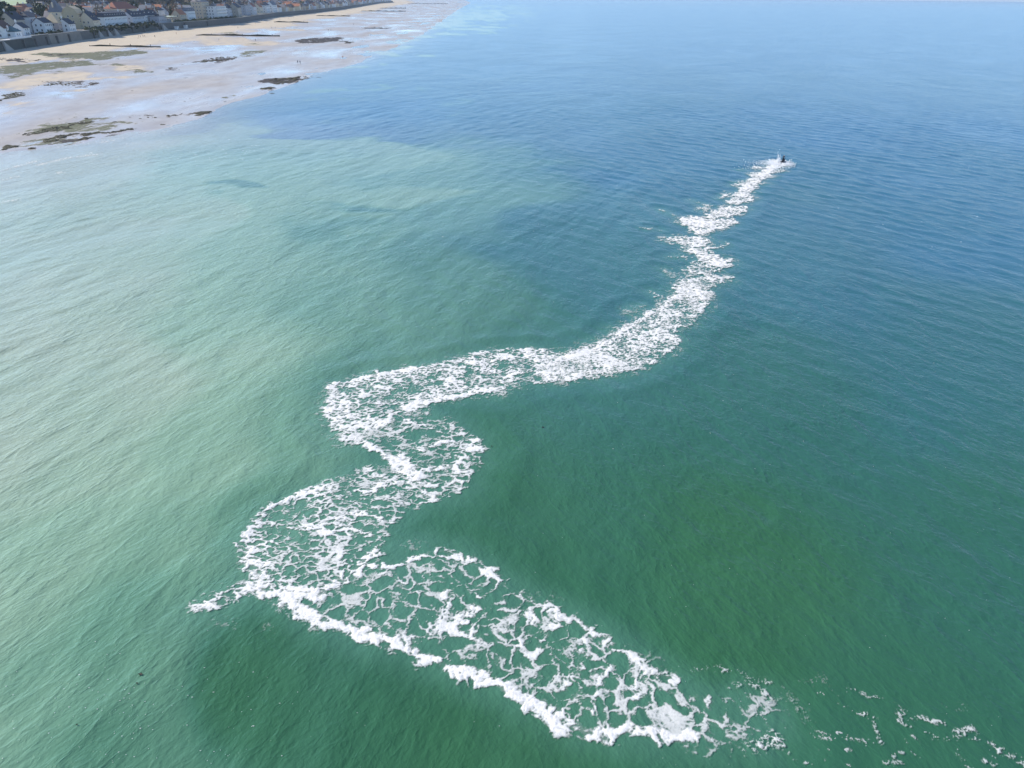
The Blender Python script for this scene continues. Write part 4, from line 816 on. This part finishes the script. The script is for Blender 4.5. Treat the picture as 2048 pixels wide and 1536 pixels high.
# the front line beyond the surveyed houses
y = FRONT_POS[-1][1] + 24
while y < 4600:
    w = _sg.uniform(14, 26); x = float(wall_x(y)) - _sg.uniform(11, 18); spots.append((math.hypot(x, y), x, y, float(land_z(np.array([x]), np.array([y]))[0]), 14)); y += w + _sg.uniform(0, 6)
spots.sort(); NH = 290; far_b = []; tree_n = 0
SIZE = lambda w: 'small' if w < 12 else 'big' if w > 15 else ''
for n, (r, x, y, z, dj) in enumerate(spots):
    roll = _sg.random(); rz = coast_rz(y) + _sg.choice((0, 0, math.pi / 2)) + _sg.uniform(-.12, .12)
    if dj > 20 and roll < (.24 if n < 260 else .10) and tree_n < 110:
        tree(x, y, _sg.uniform(.85, 1.5), _sg.choice((0, 1, 1, 2, 2, 3, 4)), ('close' if dj < 60 else 'two streets' if dj < 130 else 'well inland' if dj < 250 else 'far inland') + ' behind the ' + near_short(x, y)); tree_n += 1; continue
    me_w, me_r, w, d, h, rh, kind, wc, rc = VAR[_sg.randrange(16)]
    if n < NH + tree_n:
        row = 'fronting' if dj < 20 else 'directly behind' if dj < 62 else 'two streets behind' if dj < 130 else 'well behind' if dj < 260 else 'far behind'
        o = tag(empty('town_house', (x, y, z), rz), ' '.join(('%s %s house with %s %s roof %s the %s' % (SIZE(w), wc, rc.replace(' tile', ''), {'gable': 'gabled', 'hip': 'hipped', 'mansard': 'mansard'}[kind], row, near_short(x, y))).split()), 'house', 'town houses behind the seafront')
        if len(o['label'].split()) > 16: o['label'] = ' '.join(o['label'].split()[1:])
        child('wall', me_w, o); rf = child('roof', me_r, o)
        if _sg.random() < .75: child('chimney', chimney_mesh(M_BRICK if n % 3 else MW['white']), rf, (-.3, -w / 2 + .9, h + rh * (.9 if kind != 'hip' else .4)))
        if r < 1250: windows(o, w, d, h, 2, 3.6, 1.2, 1.5)
    else: far_b.append((x, y, z, rz, w, d, h, rh, n))
if far_b:
    V = []; F = []; MI = []; mats = [MW['white'], MW['stone'], MW['pale grey'], MR['slate'], MR['orange tile'], MR['grey tile'], MR['brown tile']]
    for x, y, z, rz, w, d, h, rh, n in far_b:
        k = len(V); c, s = math.cos(rz), math.sin(rz); W, D = w / 2, d / 2
        for px, py, pz in ((-D, -W, -3), (D, -W, -3), (D, W, -3), (-D, W, -3), (-D, -W, h), (D, -W, h), (D, W, h), (-D, W, h), (0, -W, h + rh), (0, W, h + rh)): V.append((x + px * c - py * s, y + px * s + py * c, z + pz))
        F += [(k, k + 1, k + 5, k + 4), (k + 1, k + 2, k + 6, k + 5), (k + 2, k + 3, k + 7, k + 6), (k + 3, k, k + 4, k + 7), (k + 4, k + 5, k + 8), (k + 6, k + 7, k + 9), (k + 5, k + 6, k + 9, k + 8), (k + 7, k + 4, k + 8, k + 9)]
        MI += [n % 3] * 6 + [3 + (n * 7) % 4] * 2
    me = bpy.data.meshes.new('far_town'); me.from_pydata(V, [], F); [me.materials.append(m) for m in mats]; me.polygons.foreach_set('material_index', MI); o = bpy.data.objects.new('far_town', me); COL.objects.link(o)
    tag(o, 'hazy mass of distant roofs along the far coast', 'houses', kind='stuff')
for px, back, s, k, wh in [(14, 34, 1.7, 0, 'big and dark behind the brown-roofed corner house'), (22, 38, 1.6, 0, 'dark behind the low green-roofed house'), (130, 22, 1.0, 4, 'between the spire-roofed house and khaki villa'), (163, 40, 1.4, 0, 'dark behind the tall khaki villa'), (205, 45, 1.3, 1, 'bare behind the mansard terrace'),
                           (300, 30, 1.2, 0, 'dark left of the box building'), (345, 34, 1.2, 3, 'pointed behind the pale canopy'), (352, 50, 1.3, 1, 'bare above the pale canopy'), (392, 44, 1.2, 2, 'left of the tall tan apartment house'), (420, 50, 1.2, 0, 'dark right of the tall tan apartment house')]:
    x, y = coast_at(px, back); tree(x, y, s, k, wh)
# hedges and shrubs on the wall top
for p0, p1, m, lab in ((70, 120, 0, 'long clipped dark hedge on the wall under the pink villa'), (258, 306, 0, 'dark hedge bank in front of the grey and white terraces'), (166, 200, 2, 'olive shrubs spilling over the wall below the steep cream house'), (203, 252, 0, 'dark shrubs covering the wall top below the mansard terrace'), (425, 470, 0, 'low dark hedge in front of the balconied white block'), (345, 420, 2, 'olive hedge strip in front of the tan apartment house')):
    y0, y1 = coast_at(p0, 4)[1], coast_at(p1, 4)[1]; g = np.random.default_rng(p0); n = int((y1 - y0) * 14); V = []; F = []
    for k in range(n):
        y = g.uniform(y0, y1); h_ = g.random(); c = np.array([float(wall_x(y)) + (-2.6 + g.normal(0, .6) if h_ < .62 or p0 in (70, 345, 425) else .75 + g.normal(0, .3)), y, WALL_TOP + (g.uniform(-.1, 1.9) * (.8 + .3 * math.sin(y * .4)) if h_ < .62 or p0 in (70, 345, 425) else -g.uniform(-.6, 3.2) * (.6 + .4 * math.sin(y * .23)))]); u = g.normal(0, 1, 3); u /= np.linalg.norm(u); v = np.cross(u, g.normal(0, 1, 3)); v /= np.linalg.norm(v); s = g.uniform(.25, .6)
        i = len(V); V += [tuple(c - u * s - v * s), tuple(c + u * s - v * s), tuple(c + u * s + v * s), tuple(c - u * s + v * s)]; F.append((i, i + 1, i + 2, i + 3))
    me = bpy.data.meshes.new('hedge'); me.from_pydata(V, [], F); me.materials.append(M_LEAF[m]); o = bpy.data.objects.new('hedge', me); COL.objects.link(o); tag(o, lab, 'hedge')
# far woods beyond the town
g = np.random.default_rng(9); V = []; F = []
for k in range(11000):
    t_ = g.uniform(0, 1); px = g.uniform(58, 460); py = 5.2 + 3.4 * g.random() - (px > 400) * 1.5 + 1.2 * math.sin(px * .05)
    x, y = ground(px, py, 20); zz = float(16 + g.uniform(0, 9))
    c = np.array([x, y, 0]); c[2] = zz + 5; u = g.normal(0, 1, 3); u /= np.linalg.norm(u); v = np.cross(u, g.normal(0, 1, 3)); v /= np.linalg.norm(v); s = g.uniform(1.5, 3.2)
    i = len(V); V += [tuple(c - u * s - v * s), tuple(c + u * s - v * s), tuple(c + u * s + v * s), tuple(c - u * s + v * s)]; F.append((i, i + 1, i + 2, i + 3))
me = bpy.data.meshes.new('woodland'); me.from_pydata(V, [], F); me.materials.append(M_LEAF[1]); o = bpy.data.objects.new('woodland', me); COL.objects.link(o); tag(o, 'dark belt of far woods between the fields and the town', 'woods', kind='stuff')
print('houses', len(spots), 'trees', tree_n)
# ------------------------------------------------------------------ people
def skin_person(name, joints, edges, radii, mats, bands):
    """one continuous skinned body; clothing by height bands; returns the finished mesh"""
    me = bpy.data.meshes.new(name); me.from_pydata(joints, edges, []); o = bpy.data.objects.new(name, me); COL.objects.link(o)
    md = o.modifiers.new('skin', 'SKIN'); md.use_smooth_shade = True
    for i, r in enumerate(radii): me.skin_vertices[0].data[i].radius = (r, r) if not isinstance(r, tuple) else r
    me.skin_vertices[0].data[0].use_root = True
    sb = o.modifiers.new('sub', 'SUBSURF'); sb.levels = 1; sb.render_levels = 1
    dg = bpy.context.evaluated_depsgraph_get(); out = bpy.data.meshes.new_from_object(o.evaluated_get(dg)); out.name = name
    bpy.data.objects.remove(o); bpy.data.meshes.remove(me); out.materials.clear()
    for m in mats: out.materials.append(m)
    for p in out.polygons:
        p.material_index = bands(p.center); p.use_smooth = True
    return out
SK = {'pelvis': 0, 'belly': 1, 'chest': 2, 'neck': 3, 'head': 4, 'top': 5}
ED = [(0, 1), (1, 2), (2, 3), (3, 4), (4, 5), (2, 6), (6, 7), (7, 8), (8, 9), (2, 10), (10, 11), (11, 12), (12, 13), (0, 14), (14, 15), (15, 16), (16, 17), (0, 18), (18, 19), (19, 20), (20, 21)]
RD = [.15, .135, (.17, .125), .055, .095, .07, .07, .05, .038, .032, .07, .05, .038, .032, .095, .062, .045, .04, .095, .062, .045, .04]
def pose(stride=.25, arm=.15, lean=0.0):
    J = [(0, 0, .95), (0, lean * .3, 1.15), (0, lean * .7, 1.38), (0, lean * .9, 1.52), (0, lean + .02, 1.66), (0, lean, 1.76)]
    for s in (-1, 1): J += [(s * .20, lean * .7, 1.42), (s * .25, lean * .6 - s * arm * .4, 1.16), (s * .26, lean * .6 + s * arm, .92), (s * .25, lean * .6 + s * arm * 1.2 + .03, .82)]
    for s in (-1, 1): J += [(s * .10, 0, .88), (s * .11, -s * stride * .35 + .04, .50), (s * .11, -s * stride, .08), (s * .11, -s * stride + .16, .04)]
    return J
def cloth(name, c): return paint(name, c, .8, .2, 3)
M_SKIN = cloth('skin', (.42, .27, .20)); M_HAIR = cloth('hair', (.05, .035, .025)); WEAR = [cloth('coat_navy', (.03, .04, .08)), cloth('coat_red', (.30, .05, .04)), cloth('coat_black', (.02, .02, .022)), cloth('shirt_pale', (.5, .5, .48)), cloth('trousers_dark', (.03, .032, .045)), cloth('trousers_tan', (.25, .2, .14))]
def band(c):
    if c.z > 1.70: return 3
    if c.z > 1.54: return 2
    if abs(c.x) > .2 and c.z < .88 and c.z > .75: return 2
    return 1 if c.z > .92 or abs(c.x) > .2 else 0
WALK = [skin_person('body', pose(st, ar), ED, RD, [WEAR[tr], WEAR[co], M_SKIN, M_HAIR], band) for st, ar, tr, co in ((.26, .16, 4, 2), (.1, .05, 4, 0), (.22, .12, 5, 1), (.05, .04, 4, 3), (.24, .15, 4, 4))]
def walker(px, py, k, rz, lab, group=None, z0=.6):
    x, y = ground(px, py, z0)
    for _ in range(6): z0 = float(beach_z(np.array([x]), np.array([y]))[0]); x, y = ground(px, py, max(z0, 0))
    me = WALK[k]; o = bpy.data.objects.new('person', me); COL.objects.link(o); o.location = (x, y, max(z0, 0) - .01); o.rotation_euler = (0, 0, rz); tag(o, lab, 'person', group)
walker(595.7, 126.8, 0, .4, 'left of the two people walking on the shining wet sand by the water'); walker(600.6, 127.6, 1, .5, 'right of the two people walking on the shining wet sand by the water')
walker(686, 117.4, 2, 2.8, 'lone walker standing at the edge of the water on the wet flat')
for i, (px, py, lab) in enumerate([(657, 61.6, 'left walker of the pair on the far flats past the weed-topped groyne'), (662, 62.2, 'right walker of the pair on the far flats past the weed-topped groyne'), (277.5, 74.3, 'leftmost of four people grouped on the dry sand below the mansard terrace'), (281, 74.5, 'second from left of four people on the dry sand below the mansard terrace'),
        (286.5, 74.2, 'third from left of four people on the dry sand below the mansard terrace'), (290, 74, 'rightmost of four people on the dry sand below the mansard terrace'), (310, 74.6, 'person alone on the dry sand right of the group of four'), (353, 68.8, 'person on the sand below the two white cabins'),
        (438, 80.8, 'person on wet sand in front of the weed-topped groyne'), (511, 82.2, 'person near the seaward end of the weed-topped groyne'), (486, 73, 'person close against the near side of the weed-topped groyne'), (820, 54.6, 'person far out on the flats beside the water near the headland'),
        (642, 48, 'small figure on the wet flats beyond the short groyne'), (646, 53.4, 'small figure on the rippled sand right of the short groyne'), (707, 50.2, 'small figure alone on the wide far flats'), (476, 56.6, 'person beside the pool landward of the weed-topped groyne')]):
    walker(px, py, i % 5, i * 1.1, lab)
for i, (px, py) in enumerate([(494.5, 46.4), (511, 47.4), (523, 42.6), (577, 38), (588, 35.6), (610, 31.6), (543, 56.4), (551, 56.6), (457, 50.5), (560, 39.8), (659, 27.6)]):
    walker(px, py, (i + 2) % 5, i * 1.7, 'tiny distant figure strolling on the dry sand below the far seafront', 'distant strollers on the dry sand', 3.0)
# ------------------------------------------------------------------ personal watercraft and its rider
A0 = np.array(ground(1500, 372)); A1 = np.array(ground(1566, 326)); hd = math.atan2(-(A1 - A0)[0], (A1 - A0)[1]); jx, jy = A1
jz = float(sea_z(np.array([jx]), np.array([jy]))[0])
craft = tag(empty('watercraft', (jx, jy, jz + .12), hd), 'small dark jet-propelled watercraft half hidden in spray at the head of the wake', 'watercraft')
M_HULL = paint('hull_black', (.025, .026, .03), .25, .2, 2); M_DECK = paint('deck_grey', (.10, .10, .11), .35, .15, 2); M_SEAT = paint('seat_vinyl', (.02, .02, .022), .6, .2, 3)
def loft(secs, mat, name):
    b = bmesh.new(); prev = None
    for y, pts in secs:
        ring = [b.verts.new((x, y, z)) for x, z in pts]
        if prev:
            for i in range(len(ring)): j = (i + 1) % len(ring); b.faces.new((prev[i], prev[j], ring[j], ring[i]))
        else: b.faces.new(ring)
        prev = ring
    b.faces.new(prev); me = bm_mesh(name, b, mat)
    for p in me.polygons: p.use_smooth = True
    return me
def hs(w, keel, deck, ch): return [(0, keel), (w * .7, keel + .12), (w, ch), (w * .94, deck), (0, deck + .03), (-w * .94, deck), (-w, ch), (-w * .7, keel + .12)]
child('hull', loft([(-1.35, hs(.46, -.12, .30, .16)), (-.6, hs(.55, -.16, .33, .16)), (.3, hs(.55, -.14, .36, .2)), (1.0, hs(.42, -.02, .42, .28)), (1.5, hs(.20, .18, .46, .36)), (1.72, hs(.05, .34, .46, .42))], M_HULL, 'hull'), craft)
child('hood', loft([(.15, [(.32, .37), (.2, .78), (-.2, .78), (-.32, .37)]), (.7, [(.36, .40), (.22, .72), (-.22, .72), (-.36, .40)]), (1.45, [(.14, .45), (.08, .52), (-.08, .52), (-.14, .45)])], M_DECK, 'hood'), craft)
child('seat', loft([(-1.2, [(.16, .34), (.13, .62), (-.13, .62), (-.16, .34)]), (-.5, [(.2, .35), (.16, .70), (-.16, .70), (-.2, .35)]), (.14, [(.18, .37), (.14, .72), (-.14, .72), (-.18, .37)])], M_SEAT, 'seat'), craft)
b = bmesh.new(); bx(b, -.36, .36, .20, .26, .93, .98); bx(b, -.05, .05, .2, .3, .74, .929); child('handlebar', bm_mesh('handlebar', b, M_SEAT), craft)
for s in (-1, 1):
    b = bmesh.new(); bx(b, s * .30 - .09, s * .30 + .09, -1.2, .1, .345, .375); child('footwell', bm_mesh('footwell', b, M_DECK), craft)
J = [(0, -.55, 1.05), (0, -.42, 1.28), (0, -.22, 1.52), (0, -.12, 1.66), (0, -.05, 1.80), (0, -.04, 1.90)]
for s in (-1, 1): J += [(s * .21, -.22, 1.55), (s * .33, -.12, 1.28), (s * .33, .10, 1.06), (s * .31, .22, .99)]
for s in (-1, 1): J += [(s * .13, -.55, .98), (s * .27, -.22, .72), (s * .29, -.55, .42), (s * .29, -.36, .39)]
M_SUIT = cloth('wetsuit', (.012, .012, .015)); M_VEST = cloth('vest', (.03, .03, .04))
def rb(c):
    if c.z > 1.84: return 3
    if c.z > 1.68: return 2
    if 1.2 < c.z < 1.6 and abs(c.x) < .2: return 1
    return 2 if (c.z < 1.03 and c.z > .94 and c.y > .14) else 0
rider = bpy.data.objects.new('person', skin_person('body', J, ED, RD, [M_SUIT, M_VEST, M_SKIN, M_HAIR], rb)); COL.objects.link(rider); rider.location = (jx, jy, jz + .12); rider.rotation_euler = (0, 0, hd); rider.scale = (.92,) * 3
tag(rider, 'person in a black wetsuit standing crouched at the handlebar of the watercraft', 'person')
# ------------------------------------------------------------------ spray: thousands of droplets and torn sheets of white water
g = np.random.default_rng(77); fw = np.array([-math.sin(hd), math.cos(hd)]); rt = np.array([math.cos(hd), math.sin(hd)])
TV = np.array([(1, 1, 1), (-1, -1, 1), (-1, 1, -1), (1, -1, -1)]) * .6; TF = np.array([(0, 1, 2), (0, 3, 1), (0, 2, 3), (1, 3, 2)]); PTS = []
def cloud(n, c, sig, lift, size):
    q = g.normal(0, 1, (n, 2)) * np.array(sig); h = np.abs(g.normal(0, lift, n)) + .02
    for (a, l), z in zip(q + np.array(c), h):
        p = A1 + rt * a + fw * l; PTS.append((p[0], p[1], jz + z, size * g.lognormal(0, .45)))
cloud(700, (-2.2, -2.6), (1.15, 1.6), .26, .075); cloud(650, (1.5, -1.7), (.75, 1.2), .24, .075); cloud(420, (-.9, -1.1), (.22, .45), .75, .06); cloud(420, (0, -7), (1.2, 3.2), .13, .07)
cloud(170, (-5.2, -4.2), (1.2, 1.6), .18, .055); cloud(160, (-4.2, -9), (1.5, 2.4), .10, .055); cloud(140, (2.2, -4.5), (1.0, 1.6), .10, .055); cloud(120, (-1.3, -.3), (.2, .3), 1.0, .05)
V = np.array([(x, y, z) + TV * s for x, y, z, s in PTS]).reshape(-1, 3); F = (TF[None] + (np.arange(len(PTS)) * 4)[:, None, None]).reshape(-1, 3)
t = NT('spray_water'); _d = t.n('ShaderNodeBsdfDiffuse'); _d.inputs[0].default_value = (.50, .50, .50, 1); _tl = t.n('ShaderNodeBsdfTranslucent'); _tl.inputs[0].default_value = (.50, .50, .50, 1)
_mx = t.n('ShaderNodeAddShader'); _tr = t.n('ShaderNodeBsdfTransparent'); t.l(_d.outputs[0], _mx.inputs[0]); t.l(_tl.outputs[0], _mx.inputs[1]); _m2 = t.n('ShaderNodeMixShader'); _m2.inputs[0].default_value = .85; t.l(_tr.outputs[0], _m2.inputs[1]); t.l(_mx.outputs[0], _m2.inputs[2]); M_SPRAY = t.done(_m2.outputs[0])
tag(np_mesh('spray', V, F, M_SPRAY, smooth=False), 'cloud of white spray thrown up around the watercraft', 'spray', kind='stuff')
# ------------------------------------------------------------------ breaking wavelets near the shore, white flecks made as sun glints, drifting weed
PT = []
for a, b_, n in (((0, 342), (75, 322), 200), ((75, 330), (185, 305), 320), ((120, 318), (200, 308), 170), ((0, 362), (40, 352), 40), ((225, 292), (265, 286), 40), ((115, 345), (130, 347), 60), ((10, 404), (35, 399), 70), ((200, 285), (230, 281), 60)):
    A = np.array(ground(*a)); C = np.array(ground(*b_))
    for f in g.uniform(0, 1, n):
        if fbm(np.array([f * 9 + a[0]]), np.array([a[1] * 1.0]), 2, 5)[0] < .46: continue
        p = A + (C - A) * f + g.normal(0, .35, 2) * np.array([1, 1.6]); PT.append((p[0], p[1], .11))
for y in g.uniform(186, 900, 2600):
    if fbm(np.array([y / 9.0]), np.array([.5]), 3, 15)[0] > .5: PT.append((float(water_x(np.array([y + 0.0]))[0]) + g.normal(2.2, 1.6) + 7 * (fbm(np.array([y / 14.0]), np.array([3.1]), 3, 16)[0] - .5), y, .07 + y * .0001))
for _ in range(520):  # sun glints over the open sea, painted as tiny white flecks
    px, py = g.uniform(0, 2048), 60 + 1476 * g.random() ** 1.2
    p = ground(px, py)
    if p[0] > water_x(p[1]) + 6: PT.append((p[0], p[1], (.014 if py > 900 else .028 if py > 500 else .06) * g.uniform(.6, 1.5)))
for cx, cy, sx, sy, n in ((455, 305, 70, 14, 55), (120, 1420, 90, 60, 40), (250, 1430, 40, 70, 40), (470, 1480, 60, 50, 30), (360, 1340, 90, 60, 25)):  # denser clusters of the same painted glints
    for _ in range(n): p = ground(*(g.normal(0, 1, 2) * (sx, sy) + (cx, cy))); PT.append((p[0], p[1], (.020 if cy > 900 else .11) * g.uniform(.5, 1.5)))
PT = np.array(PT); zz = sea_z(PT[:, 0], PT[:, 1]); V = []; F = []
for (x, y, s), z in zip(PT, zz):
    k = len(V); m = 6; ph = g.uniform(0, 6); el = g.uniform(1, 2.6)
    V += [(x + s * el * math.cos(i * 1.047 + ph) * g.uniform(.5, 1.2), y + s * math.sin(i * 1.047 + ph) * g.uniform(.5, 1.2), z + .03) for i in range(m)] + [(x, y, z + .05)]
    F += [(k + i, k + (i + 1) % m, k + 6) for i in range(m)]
fl = np_mesh('foam_and_glints', V, F, M_SPRAY); tag(fl, 'shore foam, small breaking crests and painted white sun glints scattered over the sea', 'foam', kind='stuff')
M_WEED = paint('drift_weed', (.018, .016, .010), .6, .3, 4)
for px, py, s, lab in ((281, 1350, .13, 'larger dark clump of drifting weed at lower left'), (274, 1368, .07, 'tiny dark scrap of weed just below the larger clump'), (154, 1451, .06, 'small dark scrap of weed near the lower left corner'), (1085, 855, .13, 'dark scrap of weed on the water right of the wake bend'), (983, 893, .08, 'tiny dark speck of weed beside the tip of the wake bend')):
    x, y = ground(px, py); b = bmesh.new()
    for k in range(5):
        a = k * 1.4; u = Vector((math.cos(a) * s, math.sin(a) * s * .7, 0)); w_ = Vector((-u.y, u.x, 0)).normalized() * s * .35
        v = [b.verts.new(p) for p in (-u * .2 - w_, u - w_ * .6, u * 1.2 + w_ * .5 + Vector((0, 0, .03)), w_ - u * .3 + Vector((0, 0, .02 + k * .004)))]; b.faces.new(v)
    o = bpy.data.objects.new('drift_weed', bm_mesh('drift_weed', b, M_WEED)); COL.objects.link(o); o.location = (x, y, float(sea_z(np.array([x]), np.array([y]))[0]) + .05); tag(o, lab, 'seaweed')
